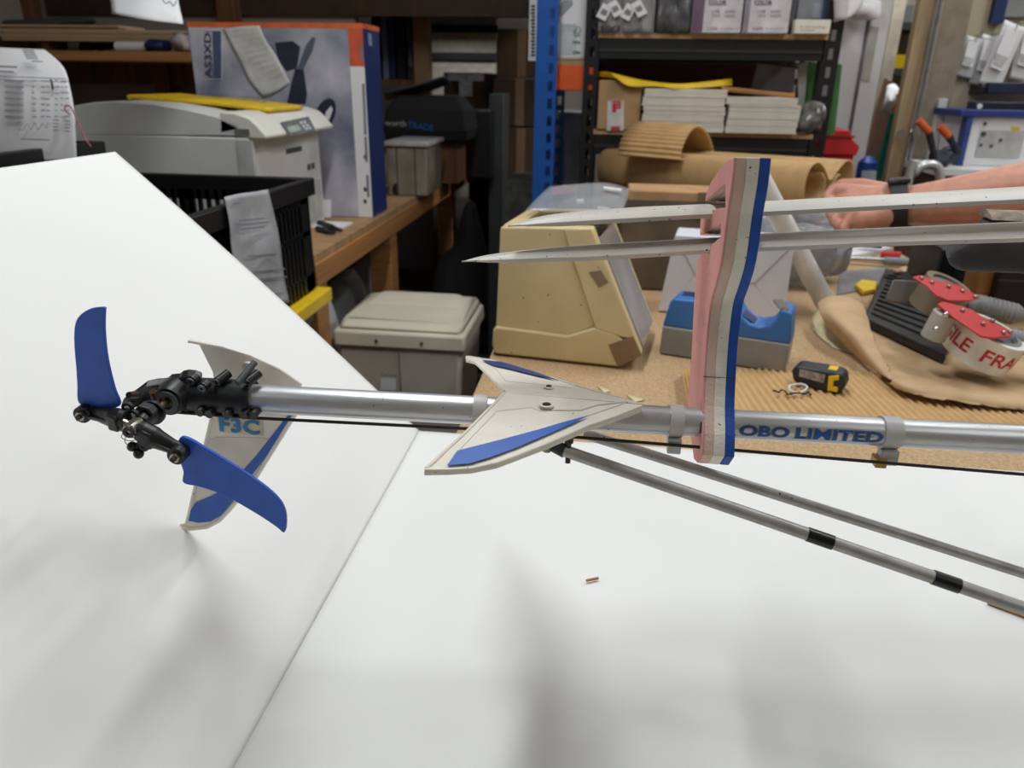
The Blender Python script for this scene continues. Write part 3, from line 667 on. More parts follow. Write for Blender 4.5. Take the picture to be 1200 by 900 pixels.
for (x, y) in ((353, 144), (357, 143), (356, 148), (360, 147), (359, 151), (363, 150)): G().tube([SP(x, y, .002), SP(x, y, .005)], .004, 10).obj('button', PR_CREAM, pan)
box('side_door', mat('printer_side', (190, 190, 189), .5), t, PY(279, 180).x, PY(297, 180).x, py-.003, py+.01, LZ+.04, zs-.006)
box('grip_recess', DKGREY, t, xr-.01, xr+.0015, py+.20, py+.30, zs-.052, zs-.040)
box('paper_tray', mat('printer_front', (184, 184, 182), .5), t, xr, xr+.004, py+.02, py+pd-.02, LZ+.015, LZ+.12, bevel=.002)
for yy in (.33, .36): box('badge', DKGREY, t, xr, xr+.0015, py+yy, py+yy+.02, LZ+.15, LZ+.165)
box('hinge_block', mat('hinge', (120, 120, 108), .5), t, PY(275, 150).x, PY(292, 150).x, py-.002, py+.04, zs+.004, zs+.018)
zb = PY(190, 118).z
rows = [[Vector((x, y, zb + .003 + dz)) for x, dz in ((Y(160, 116, 1.82).x, .002), (Y(168, 116, 1.82).x, .006), (Y(200, 116, 1.82).x, .001), (Y(250, 116, 1.82).x, -.004), (Y(290, 116, 1.82).x, -.011), (Y(322, 116, 1.82).x, -.018))] for y in (1.78, 1.88, 1.99)]
yb = G().grid(smoothgrid(rows, 4)).obj('yellow_bag', YELLOW, None, solid=.010); tag(yb, 'folded yellow plastic bag with black print lying on top of the printer', 'bag')
text('CAUTION', INK, yb, Vector((Y(205, 116, 1.82).x, 1.90, zb+.006)), Vector((Y(290, 116, 1.82).x, 1.90, zb-.004)), Vector((Y(207, 116, 1.82).x, 1.98, zb+.006)), name='print', lift=.004)
del_ = yb

# picture box behind the printer
ky = 2.16
kx0, kx1 = Y(234, 140, ky).x, Y(431, 140, ky).x; kz1 = Y(330, 27, ky).z; kd = .15
t = thing('picture_box', 'large blue box with a cloudy aircraft picture standing behind the printer', 'box', ((kx0+kx1)/2, ky+kd/2, LZ))
NAVYB = mat('box_navy', (34, 52, 112), .45, 0, .06, 12)
box('carton', NAVYB, t, kx0, kx1, ky, ky+kd, LZ+.001, kz1)
def K(x, y, l=.001): return Y(x, y, ky-l)
SKYP = mat('cloud_print', (206, 204, 214), .4, 0, .1, 6, rgb2=(78, 88, 116), detail=5)
zA, zBq = LZ+.002, kz1-.012
xs_ = K(414, 140).x
pr_ = box('picture_panel', SKYP, t, kx0+.002, xs_, ky-.001, ky+.002, zA, zBq)
box('orange_band', ORANGE, t, kx0, kx1+.001, ky-.0015, ky+kd, kz1-.012, kz1+.001)
box('white_strip', PAPER, t, xs_, kx1-.001, ky-.0015, ky+.002, zA, K(425, 78).z)
box('orange_panel', mat('orange_print', (214, 96, 66), .45), t, xs_, kx1-.001, ky-.0015, ky+.002, K(425, 78).z, kz1-.012)
AIR = mat('aircraft_print', (44, 50, 68), .45, 0, .2, 30)
patch('aircraft_shape', AIR, pr_, [K(*p, .0012) for p in ((322, 50), (343, 48), (352, 55), (348, 80), (336, 84), (326, 70))])
patch('aircraft_shape', mat('aircraft_grey', (92, 98, 116), .45), pr_, [K(*p, .0018) for p in ((349, 80), (358, 54), (366, 43), (370, 45), (366, 60), (355, 82))])
patch('aircraft_shape', AIR, pr_, [K(*p, .0014) for p in ((346, 80), (356, 82), (360, 110), (358, 122), (336, 122), (342, 95))])
c0 = K(382, 136, .0012)
ell = []
for k in range(24):
    a = 2*pi*k/24; u, v = 13*cos(a), 20*sin(a); ell.append(K(381 + u*cos(.45)+v*sin(.45)*.6, 134 - v*cos(.35) + u*sin(.3)*.2, .0012))
patch('propeller_print', AIR, pr_, ell)
patch('propeller_mark', PAPER, pr_, [K(*p, .002) for p in ((382, 131), (388, 124), (390, 128), (386, 140), (380, 142))])
fr_ = [K(*p, .0018) for p in ((249, 37), (259, 37), (260.5, 92), (250.5, 93))]
patch('text_band', mat('band_grey', (84, 96, 124), .45), pr_, fr_)
for a, b in (((259.5, 36), (260, 93)), ((240, 93.5), (261, 93)), ((239, 36), (260, 36))): G().tube([K(*a, .0022), K(*b, .0022)], .0012, 6).obj('frame_line', mat('line_white', (206, 210, 220), .5), pr_)
text('AS3XD', mat('letters_dark', (58, 66, 96), .45), pr_, K(248.5, 91.5, .003), K(247.5, 38, .003), K(240, 91.5, .003), lift=0, bold=.02)
for (y, l) in ((52, 20), (98, 60), (160, 30), (205, 26)):
    G().prism([K(421+(y-27)*.045, y, .002), K(424+(y-27)*.045, y, .002), K(424+(y+l-27)*.045, y+l, .002), K(421+(y+l-27)*.045, y+l, .002)], (0, -.0004, 0)).obj('print_line', INK_SOFT, t)
for y in (184, 222, 236): G().ball(K(428, y, .001), (.006, .001, .008), 10, 6).obj('print_mark', INK, t)
patch('side_label', mat('label_blue', (150, 160, 190), .5), t, [X(x, y, kx1+.0005) for x, y in ((431, 38), (435, 40), (436, 54), (432, 53))])
rc = [[(261, 34), (281, 31), (304, 30)], [(271, 52), (290, 50), (312, 48)], [(281, 72), (302, 70), (324, 66)], [(292, 94), (312, 90), (333, 84)], [(308, 114), (322, 108), (340, 97)]]
o = G().grid(smoothgrid([[K(x, y, .004+.004*((i+j) % 2)) for j, (x, y) in enumerate(r)] for i, r in enumerate(rc)], 4)).obj('delivery_note', mat('note_paper', (206, 206, 202), .6, 0, .08, 30, .4, 60), None, solid=.0008)
tag(o, 'crumpled delivery note taped slantwise over the picture on the blue box', 'paper sheet')
g = G()
for i in range(9):
    a = K(272+i*5, 42+i*6.5, .0105); b = K(300+i*4, 39+i*5.8, .0105); g.tube([a, b], .0006, 4)
g.obj('print_lines', mat('note_ink', (172, 172, 172), .7), o)
# small things on the bench by the box
o = patch('paper_slip', PAPER, None, [Y(x, y, 2.10) for x, y in ((371, 234), (388, 234), (388, 255), (373, 254))], .001); tag(o, 'small white paper slip upright against the front of the blue box', 'paper sheet')
o = G().box(-.83, -.70, 1.98, 2.06, LZ, LZ+.004).obj('leaflet', PAPER); tag(o, 'white leaflet flat on the bench beside the black marker pens', 'leaflet')
for k, (a, b, l) in enumerate((((374, 261), (400, 270), 'longer black marker pen on the timber bench by the printer'), ((372, 268), (392, 273), 'black marker pen nearest the bench edge below the printer'))):
    p, q_ = Z(*a, LZ+.008), Z(*b, LZ+.008); o = G().tube([p, p.lerp(q_, .6), p.lerp(q_, .62), q_], [.008, .008, .006, .004], 12).obj('marker_pen', BLACK_PL); tag(o, l, 'pen')

# upper shelf on the left
sy = 2.55
z0, z1 = Y(150, 72, sy).z, Y(150, 60, sy).z
t = thing('wall_shelf', 'timber wall shelf at eye level above the printer holding wood sheets', 'shelf', (-1.6, sy+.2, z0))
box('shelf_board', WOODX, t, -2.19, -.90, sy, sy+.40, z0, z1, bevel=.002)
for px in (35, 270):
    x = Y(px, 20, sy+.36).x; box('upright', WOOD_DK, t, x-.03, x+.03, sy+.32, sy+.39, z1, 2.2)
for px in (195, 270): 
    x = Y(px, 90, sy+.36).x; box('upright', WOOD_DK, t, x-.03, x+.03, sy+.32, sy+.39, 0, z0)
box('back_rail', WOOD_DK, t, -2.19, -.90, sy+.34, sy+.40, z0-.075, z0)
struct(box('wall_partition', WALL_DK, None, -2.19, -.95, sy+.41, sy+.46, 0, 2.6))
random.seed(11)
zz = z1 + .034
for xq in (-2.0, -1.5): tag(box('batten', WOOD_DK, None, xq, xq+.03, sy+.12, sy+.22, z1, z1+.034), 'small wooden batten under the wood sheets, %s one' % ('left' if xq < -1.8 else 'right'), 'batten')
for i in range(7):
    x0 = -2.15+random.uniform(0, .05); x1 = Y(198+random.uniform(-6, 14), 50, sy+.05).x; h = .006
    if i in (5, 6): x1 -= .22
    o = box('wood_sheet', mat('balsa_dark', (206, 172, 132), .7, 0, .1, 10, 0, None, (.2, 6, 6)) if i % 2 else mat('balsa', (220, 190, 152), .7, 0, .1, 10, 0, None, (.2, 6, 6)), None, x0, x1, sy+.09+random.uniform(0, .01), sy+.25, zz, zz+h); zz += h + .0012
    tag(o, ['lowest thin wood sheet on the wall shelf, below six more', 'second thin wood sheet from below on the wall shelf', 'third thin wood sheet from below on the wall shelf', 'middle thin wood sheet of the seven on the wall shelf', 'third thin wood sheet from the top on the wall shelf', 'second thin wood sheet from the top on the wall shelf', 'topmost thin wood sheet of the pile on the wall shelf'][i], 'wood sheet', 'thin wood sheets on the wall shelf')
def lump(name, cat, label, c, r, m, seed=1, amp=.22, n=22):
    random.seed(seed); ph = [random.uniform(0, 6) for _ in range(6)]; g = G().ball(c, r, n, 14); c = Vector(c)
    for v in g.v:
        d = v-c; k = 1 + amp*sin(d.x*34/r[0]*.08+ph[0])*sin(d.z*30/r[2]*.08+ph[1]) + amp*.5*sin(d.y*60/r[1]*.08+d.x*50/r[0]*.08+ph[2]); q = d*k; q.z = max(q.z, -r[2]*.9); v.xyz = c+q
    o = g.obj(name, m); tag(o, label, cat); return o
SH = lambda px, py_, dy=.1: Y(px, py_, sy+dy)
p = SH(60, 36, .24); lump('dark_bag', 'bag', 'dark plastic bag lying along the top of the wood sheets at the far left', (p.x, sy+.25, zz+.012), (.19, .06, .018), DKGREY, 2)
p = SH(110, 36, .26); lump('dark_scraps', 'scraps', 'dark tangle of scraps behind the wood sheets on the wall shelf', (p.x, sy+.26, z1+.05), (.07, .05, .05), mat('scrap', (66, 58, 52), .8), 5, .4)
p = SH(155, 54, .06); o = G().tube([Vector((p.x-.05, sy+.05, z1+.016)), Vector((p.x+.06, sy+.05, z1+.016))], .015, 16).obj('paper_roll', PAPER); tag(o, 'short white paper roll lying below the wood sheets on the wall shelf', 'roll')
p = SH(188, 54, .1); lump('blue_packet', 'packet', 'blue and dark packet on the wall shelf right of the wood sheets', (p.x+.02, sy+.05, z1+.020), (.05, .04, .022), NAVY, 6)
p = SH(222, 54, .1); lump('clear_packet', 'packet', 'crumpled clear packet at the right of the wall shelf beside the box', (p.x+.01, sy+.06, z1+.028), (.05, .06, .032), mat('packet_clear', (200, 186, 186), .2, 0, .2, 20), 7)
# paper hanging at the top
o = G().grid(smoothgrid([[D(x, y, d) for x, y, d in r] for r in [[(120, -60, 1.50), (165, -58, 1.48), (205, -55, 1.50)], [(128, -10, 1.49), (168, -8, 1.48), (208, -6, 1.50)], [(131, 16, 1.48), (172, 23, 1.46), (215, 28, 1.48)]]], 4)).obj('hanging_note', PAPER, None, solid=.0006); tag(o, 'white note hanging from above at the top left of the picture', 'paper sheet')
G().tube(catmull([D(*p_, 1.455) for p_ in ((188, -4), (194, 4), (199, 2), (203, 7), (207, 1))], 4), .0008, 6).obj('handwriting', INK, o)
G().tube([D(110, -60, 1.5), D(225, -58, 1.5)], .003, 8).obj('hanging_rail', STEEL, o)
for p_ in (D(118, -60, 1.5), D(218, -58, 1.5)): G().tube([p_, Vector((p_.x, p_.y, 2.7))], .001, 6).obj('cord', STEEL, o)

# ------------------------------------------------------------------ dark rear of the left aisle
t = thing('rear_shelf', 'dark timber storage deck above the far end of the left aisle', 'shelf', (-1.2, 3.5, 0))
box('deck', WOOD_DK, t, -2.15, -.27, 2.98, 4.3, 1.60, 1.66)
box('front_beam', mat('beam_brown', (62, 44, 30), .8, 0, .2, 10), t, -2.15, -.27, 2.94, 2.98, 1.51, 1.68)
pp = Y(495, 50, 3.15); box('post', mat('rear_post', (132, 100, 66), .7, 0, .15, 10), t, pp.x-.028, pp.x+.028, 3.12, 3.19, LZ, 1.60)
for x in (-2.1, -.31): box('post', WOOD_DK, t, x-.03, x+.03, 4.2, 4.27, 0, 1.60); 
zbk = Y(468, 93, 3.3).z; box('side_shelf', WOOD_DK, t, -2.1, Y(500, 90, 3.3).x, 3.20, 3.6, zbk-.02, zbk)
random.seed(4)
for i, (a, b, m, l) in enumerate(((436, 446, BLACK_PL, 'black binder, leftmost of the row in the dark rear shelf'), (447, 454, mat('binder_grey', (116, 128, 156), .5), 'grey blue binder in the dark rear shelf'), (455, 462, NAVY, 'navy binder right of the grey blue one in the rear shelf'), (464, 474, BLACK_PL, 'black binder right of the navy one in the rear shelf'), (476, 485, mat('binder_dark', (44, 42, 46), .5), 'charcoal binder, rightmost in the dark rear shelf'))):
    o = box('binder', m, None, Y(a, 50, 3.24).x, Y(b, 50, 3.24).x, 3.24, 3.46, zbk, Y(465, 10+i*1.5, 3.24).z, bevel=.003); tag(o, l, 'binder', 'binders in the rear shelf')
    box('spine_label', INK_SOFT, o, Y(a+2, 50, 3.24).x, Y(b-2, 50, 3.24).x, 3.238, 3.241, zbk+.05, zbk+.12) if i in (1, 4) else None
x0, x1, z0, z1 = fb(514, 8, 577, 96, 4.3)
t = thing('pale_cupboard', 'pale cupboard front with two black bars seen at the far end of the aisle', 'cupboard', ((x0+x1)/2, 4.3, 0))
box('board', mat('panel_pale', (206, 198, 180), .7), t, x0-.05, x1+.02, 4.3, 4.33, 0, z1+.1)
for yy in (34, 66): zc = Y(545, yy, 4.29).z; box('black_bar', BLACK_STEEL, t, x0-.06, x1+.03, 4.27, 4.30, zc-.018, zc+.018)
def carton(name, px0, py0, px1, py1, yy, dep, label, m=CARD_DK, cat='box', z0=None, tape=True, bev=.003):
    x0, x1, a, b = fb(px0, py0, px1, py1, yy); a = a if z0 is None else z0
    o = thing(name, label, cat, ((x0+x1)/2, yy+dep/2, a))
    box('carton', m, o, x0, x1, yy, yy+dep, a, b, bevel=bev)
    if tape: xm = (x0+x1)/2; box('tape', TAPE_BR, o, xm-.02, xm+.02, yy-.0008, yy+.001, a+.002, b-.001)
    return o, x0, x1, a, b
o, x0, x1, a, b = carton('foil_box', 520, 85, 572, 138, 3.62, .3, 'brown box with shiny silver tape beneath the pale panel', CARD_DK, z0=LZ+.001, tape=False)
FOIL = mat('foil', (226, 228, 232), .3, .3, .2, 60, .5, 80)
box('foil_tape', FOIL, o, x0+.02, x1-.02, 3.615, 3.62, b-.035, b-.004); xm = (x0+x1)/2; box('foil_tape', FOIL, o, xm-.03, xm+.03, 3.614, 3.62, b-.10, b-.03)
x0, x1, a, b = fb(448, 122, 548, 168, 2.95)
t = thing('black_tool_bag', 'black fabric tool bag with pale and blue lettering on the rear bench', 'bag', ((x0+x1)/2, 3.06, LZ))
g = G(); q = lambda k, z, s=0: [(x0+k, 2.95+k, z), (x1-k, 2.95+k, z), (x1-k, 3.2-k, z), (x0+k, 3.2-k, z)]
g.hull2(q(.01, a+.005), q(0, a+.05)); g.hull2(q(0, a+.05), q(.012, b-.02)); g.hull2(q(.012, b-.02), q(.05, b+.03)); g.obj('bag_body', mat('fabric_black', (20, 20, 22), .8), t, bevel=.01)
G().grid(smoothgrid([[Y(450, 108, 3.0), Y(490, 98, 3.0), Y(522, 88, 3.0)], [Y(452, 116, 3.15), Y(495, 108, 3.15), Y(528, 96, 3.15)]], 4)).obj('open_flap', mat('flap_grey', (70, 70, 72), .6), t, solid=.006)
text('worth', mat('letter_white', (178, 180, 182), .5), t, Y(451, 147, 2.947), Y(476, 148.5, 2.947), Y(451, 140, 2.947), lift=.002)
text('TRADE', mat('letter_blue', (30, 110, 190), .5), t, Y(478, 149.5, 2.947), Y(508, 154, 2.947), Y(478, 142, 2.947), lift=.002)
box('bag_stand', WOOD_DK, t, x0, x1-.05, 3.0, 3.18, LZ, a+.004)
x0, x1, a, b = fb(453, 166, 520, 212, 2.62)
t = thing('clear_parts_box', 'translucent parts box on the bench below the black tool bag', 'box', ((x0+x1)/2, 2.7, LZ))
box('tub', mat('tub_clear', (150, 140, 126), .3, 0, .2, 12), t, x0, x1-.06, 2.62, 2.86, LZ+.001, b-.016, bevel=.004); box('lid', mat('tub_lid', (190, 188, 184), .35), t, x0-.006, x1-.05, 2.61, 2.87, b-.016, b, bevel=.003)
for k in (.25, .7): xx = x0+(x1-.06-x0)*k; box('divider', DKGREY, t, xx, xx+.004, 2.617, 2.621, LZ+.005, b-.018)
a, b = Z(478, 214, LZ+.02), Z(494, 200, LZ+.02)
o = thing('torch', 'yellow torch with a black head lying near the bench edge', 'torch', (a.x, a.y, LZ)); G().tube([a.lerp(b, .3), b], .015, 14).obj('barrel', YELLOW, o); G().tube([a-(b-a)*.5, a.lerp(b, .3)], [.026, .016], 16).obj('head', BLACK_PL, o)
o = carton('brown_carton', 578, 150, 640, 330, 3.55, .4, 'dim brown carton on the floor, lowest of the stack at the aisle end', z0=0)[0]  # carton browns are darkened to stand for the gloom at the aisle end
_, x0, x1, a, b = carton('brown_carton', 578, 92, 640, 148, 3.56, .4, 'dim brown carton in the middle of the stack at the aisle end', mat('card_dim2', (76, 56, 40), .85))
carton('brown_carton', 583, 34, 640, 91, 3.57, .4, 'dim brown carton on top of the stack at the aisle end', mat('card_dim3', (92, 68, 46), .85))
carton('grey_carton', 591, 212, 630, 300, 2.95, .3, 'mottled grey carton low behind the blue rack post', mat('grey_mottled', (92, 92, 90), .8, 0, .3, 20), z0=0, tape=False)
x0, x1, a, b = fb(592, 30, 612, 92, 3.52)
o = carton('leaning_board', 573, 110, 590, 165, 3.3, .2, 'dim grey upright board leaning near the aisle end cartons', DKGREY, z0=0, tape=False, cat='board')
carton('black_case', 545, 130, 575, 200, 3.2, .25, 'black case at the far end of the timber bench', BLACK_PL, z0=LZ, tape=False, cat='case')
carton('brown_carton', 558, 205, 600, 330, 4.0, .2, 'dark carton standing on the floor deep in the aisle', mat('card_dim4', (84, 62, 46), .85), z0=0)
lump('black_coat', 'coat', 'black coat heaped below the rear end of the timber bench', (-.58, 3.1, .40), (.10, .34, .40), mat('coat', (18, 18, 20), .9), 9, .2)
# label strip on the parcel beside the blue post is built with the racks below
# ------------------------------------------------------------------ racks at the back
def slotted_post(name, m, parent, px, yy, w_, z1, slots_x, pitch=.05, z0=0):
    """angle post: plain strip, then a strip pierced by keyhole slots, then a return flange"""
    x0 = px; x1 = px + w_; g = G(); t = .003
    xa, xb = x0 + w_*slots_x[0], x0 + w_*slots_x[1]
    g.box(x0, xa, yy, yy+t, z0, z1); g.box(xb, x1, yy, yy+t, z0, z1)
    z = z0
    while z < z1 - pitch:
        g.box(xa, xb, yy, yy+t, z, z+pitch*.42); z += pitch
    g.box(xa, xb, yy, yy+t, z, z1)
    g.box(x0, x0+t, yy+t, yy+.045, z0, z1)
    return g.obj(name, m, parent, smooth=False)
RY = 2.50
t = thing('blue_rack', 'blue slotted rack post with an orange beam carrying white parcels', 'shelving', (-.15, RY+.1, 0))
xa, xb = Y(627, 100, RY-.05).x, Y(652, 100, RY-.05).x
slotted_post('post', BLUE_STEEL, t, xa, RY-.05, xb-xa, 2.0, (.60, .82))
slotted_post('post', BLUE_STEEL, t, xa, RY+.42, xb-xa, 2.0, (.60, .82))
x0, x1, a, b = fb(650, 76, 682, 106, RY+.012); xb_ = Y(697, 100, RY+.012).x
box('beam', ORANGE_STEEL, t, x0, xb_+.0, RY+.012, RY+.05, a, b, bevel=.003)
box('rack_deck', CARD, t, x0, xb_, RY+.012, RY+.42, b, b+.012)
x0, x1, c_, d_ = fb(650, 0, 684, 70, RY-.02)
pc = thing('parcel', 'white labelled parcel standing on the orange beam behind the blue post', 'parcel', ((x0+x1)/2, RY+.1, b+.012))
box('bag', PAPER, pc, x0+.003, x1+.01, RY+.02, RY+.2, b+.0125, b+.34, bevel=.012)
patch('code_label', mat('label_pale', (196, 206, 208), .6), pc, [Y(*p, RY+.019) for p in ((653, 28), (676, 28), (676, 64), (653, 64))], .0008)
g = G(); random.seed(8)
for i in range(40):
    u, v = 672+random.randint(0, 8)*1.0, 30+random.randint(0, 12)*1.0
    g.prism([Y(*p, RY+.017) for p in ((u, v), (u+1, v), (u+1, v+1), (u, v+1))], (0, -.0003, 0))
for i in range(4): g.prism([Y(*p, RY+.017) for p in ((653+i, 10+i*3), (668+i, -6+i*3), (668.7+i, -5+i*3), (653.7+i, 11+i*3))], (0, -.0003, 0))
for v in (48, 50, 60, 62): g.prism([Y(*p, RY+.017) for p in ((671, v), (680, v), (680, v+.8), (671, v+.8))], (0, -.0003, 0))
g.obj('print_marks', mat('print_slate', (92, 104, 112), .7), pc)['kind'] = 'stuff'
x0, x1, a2, b2 = fb(619, 2, 630, 71, RY-.02)
lb_ = box('label_strip', PAPER, None, x0, x1+.015, RY+.0, RY+.004, a2, b2+.02); tag(lb_, 'tall white label strip just left of the blue rack post', 'label')
text('SIDE ATOMIZER', INK, lb_, Y(629, 68, RY-.002), Y(629.5, 3, RY-.002), Y(623, 68, RY-.002), lift=.002) if False else None
g = G()
for i in range(15): g.prism([Y(*p, RY-.001) for p in ((622+(i % 2), 6+i*4.1), (627, 6+i*4.1), (627, 8.6+i*4.1), (622+(i % 3 == 0), 8.6+i*4.1))], (0, -.0004, 0))
g.obj('blurred_print', INK, lb_)
x0, x1, a2, b2 = fb(650, 132, 676, 222, 2.9); o = box('pale_carton', mat('pale_carton', (170, 172, 176), .7), None, x0, x1+.03, 2.99, 3.2, 0, b2, bevel=.004); tag(o, 'pale grey carton standing below the orange beam between the two posts', 'box')

# black shelving
t = thing('black_shelving', 'black boltless shelving unit holding toner cartons and stacks of card', 'shelving', (.3, RY+.2, 0))
xa, xb = Y(683, 100, RY).x, Y(700, 100, RY).x; xc, xd = Y(953, 130, RY).x, Y(973, 130, RY).x
for yy in (RY, RY+.42):
    slotted_post('post', BLACK_STEEL, t, xa, yy, xb-xa, 1.62, (.38, .66)); slotted_post('post', BLACK_STEEL, t, xc, yy, xd-xc, 1.56, (.36, .64))
zt1, zt0, zb0 = Y(830, 39.5, RY).z, Y(830, 45.5, RY).z, Y(830, 70, RY).z
zl1, zl0, zm0 = Y(830, 154.5, RY).z, Y(830, 160, RY).z, Y(830, 184, RY).z
for (u1, u0, v0) in ((zt1, zt0, zb0), (zl1, zl0, zm0)):
    box('shelf_board', SHELF_EDGE, t, xb-.004, xc+.010, RY-.004, RY+.42, u0, u1)
    box('beam', BLACK_STEEL, t, xb-.002, xc+.004, RY, RY+.035, v0, u0); box('beam_ridge', mat('beam_ridge', (48, 48, 50), .4), t, xb, xc, RY-.004, RY, (u0*.45+v0*.55)-.006, (u0*.45+v0*.55)+.002)
    box('beam', BLACK_STEEL, t, xb-.002, xc+.004, RY+.40, RY+.42, v0, u0)
box('back_panel', MAROON, t, xb, xc, RY+.425, RY+.435, zl1, zb0)
box('shelf_board', SHELF_EDGE, t, xb-.004, xc+.01, RY, RY+.42, .28, .30)
PURP = mat('carton_purple', (112, 88, 112), .6, 0, .1, 30)
TON = mat('toner_white', (214, 210, 214), .55)
for k, (s0, s1, s2, lab) in enumerate(((811, 824.5, 870, 'white toner carton reading COLOR, left one of the pair on the top shelf'), (871.5, 878, 926, 'white toner carton reading COLOR, right one of the pair on the top shelf'))):
    x0, x1, _, _ = fb(s1, 0, s2, 39, RY-.03); xs = Y(s0, 20, RY-.03).x
    o = thing('toner_carton', lab, 'box', ((xs+x1)/2, RY+.1, zt1), 'toner cartons on the top shelf')
    box('carton', TON, o, xs+.001, x1-.001, RY-.03, RY+.24, zt1+.0005, zt1+.25, bevel=.002)
    box('side_print', PURP if k == 0 else mat('carton_grey', (150, 140, 150), .6), o, xs+.0015, x0, RY-.0312, RY-.029, zt1+.002, zt1+.248)
    q = lambda x, y, l=.0315: Y(x, y, RY-l)
    dx = s1-823
    text('COLOR', mat('purple_ink', (86, 62, 92), .6), o, q(829+dx, 6.2), q(850+dx, 6.2), q(829+dx, 0), bold=.02)
    for (r, s) in enumerate((('178', '6000'), ('59-4', '1829'))):
        for c_, w0 in ((0, 833), (1, 848)): text(s[c_], INK_SOFT, o, q(w0+dx, 15+r*5.2), q(w0+9+3*c_+dx, 15+r*5.2), q(w0+dx, 11.6+r*5.2))
    text('CODE', mat('purple_ink2', (110, 84, 116), .6), o, q(827+dx, 35), q(839+dx, 35), q(827+dx, 31.6)); text('ink cartridge set', INK_SOFT, o, q(842+dx, 34.8), q(864+dx, 34.8), q(842+dx, 32.4))
    text('OKI' if False else 'INK', PURP, o, q(817+dx*0 if k == 0 else 873, 35, .0318), q(817+dx*0 if k == 0 else 873, 18, .0318), q(813 if k == 0 else 876, 35, .0318)) if k == 0 else None
x0, x1, _, _ = fb(931, 24, 973, 41, RY-.03)
o = thing('small_carton', 'small cream carton at the right end of the top shelf', 'box', ((x0+x1)/2, RY, zt1)); box('carton', PAPER_CREAM, o, x0, x1, RY-.03, RY+.1, zt1+.0005, Y(952, 23, RY-.03).z, bevel=.002)
text('brass fittings', INK_SOFT, o, Y(938, 33, RY-.0305), Y(968, 33.6, RY-.0305), Y(938, 30, RY-.0305))
g = G(); g.prism([Y(*p, RY-.0305) for p in ((938, 35), (955, 35.3), (955, 36), (938, 35.7))], (0, -.0004, 0)); g.obj('print_line', INK_SOFT, o)
x0, x1, _, _ = fb(934, 0, 972, 25, RY+.12); o = thing('grey_switch_box', 'grey flat box with a square button behind the small cream carton', 'box', ((x0+x1)/2, RY+.15, zt1)); box('housing', mat('housing_grey', (170, 172, 176), .5), o, x0, x1, RY+.12, RY+.2, zt1+.0005, zt1+.16, bevel=.004); box('button', mat('housing_light', (188, 190, 194), .5), o, x1-.05, x1-.02, RY+.117, RY+.121, zt1+.05, zt1+.09, bevel=.003)
x0, x1, _, _ = fb(969, 0, 976, 30, RY+.06); o = box('blue_folder', mat('folder_blue', (42, 84, 170), .5), None, x0, x1, RY+.08, RY+.35, zt1+.0005, zt1+.17); tag(o, 'blue folder upright at the right end of the top shelf', 'folder')
x0, x1, _, _ = fb(926, 0, 932, 40, RY-.0); o = box('dark_printed_box', mat('dark_print', (90, 90, 96), .6, 0, .3, 90), None, x0+.0005, x1-.001, RY+.005, RY+.2, zt1+.0005, zt1+.2); tag(o, 'narrow dark printed box between toner carton and cream carton', 'box')
# bagged boxes at the left of the top shelf
for k, (s0, s1, m, lab, sd) in enumerate(((701, 728, CLEAR_GREY, 'clear bag with white labels at the left end of the top shelf', 21), (729, 767, CLEAR_GREY, 'clear bag with white labels in the middle of the bagged row on the top shelf', 22), (769, 811, mat('dark_clear', (96, 94, 96), .25, 0, .3, 30, .5, 30), 'darker crumpled bag beside the toner cartons on the top shelf', 23))):
    x0, x1, _, _ = fb(s0, 0, s1, 39, RY-.02)
    o = thing('clear_bag', lab, 'bag', ((x0+x1)/2, RY+.05, zt1), 'bags on the top shelf')
    random.seed(sd); rows = []
    for i in range(7):
        rows.append([Vector((x0 + .002 + (x1-x0-.004)*j/6, RY-.016 + random.uniform(-.008, .008), zt1+.001+.2*i/6)) for j in range(7)])
    G().grid(smoothgrid(rows, 2)).obj('film', m, o, solid=.0008)
    box('contents', mat('contents_grey', (140, 136, 136), .6, 0, .3, 40), o, x0+.004, x1-.004, RY+.012, RY+.16, zt1+.0005, zt1+.19)
    if k < 2:
        for j in range(2):
            cx, cy = s0+7+j*13, 14-j*4; a = .5-1.0*j
            pts = [(cx+u*cos(a)-v*sin(a), cy+u*sin(a)+v*cos(a)) for u, v in ((-6, -9), (6, -9), (6, 9), (-6, 9))]
            patch('label', PAPER, o, [Y(*p, RY-.027-.002*j) for p in pts], .0006)
            patch('label_print', INK_SOFT, o, [Y(cx+u*.6*cos(a)-v*.6*sin(a), cy+u*.6*sin(a)+v*.6*cos(a), RY-.030-.002*j) for u, v in ((-6, -5), (6, -5), (6, 5), (-6, 5))], .0004)
    text('EXI' if k != 1 else 'LOT', INK, o, Y(s0+3, 37.5, RY-.026), Y(s0+25 if k != 1 else s0+22, 37.5, RY-.026), Y(s0+3, 30, RY-.026), bold=.03) if k != 1 else None
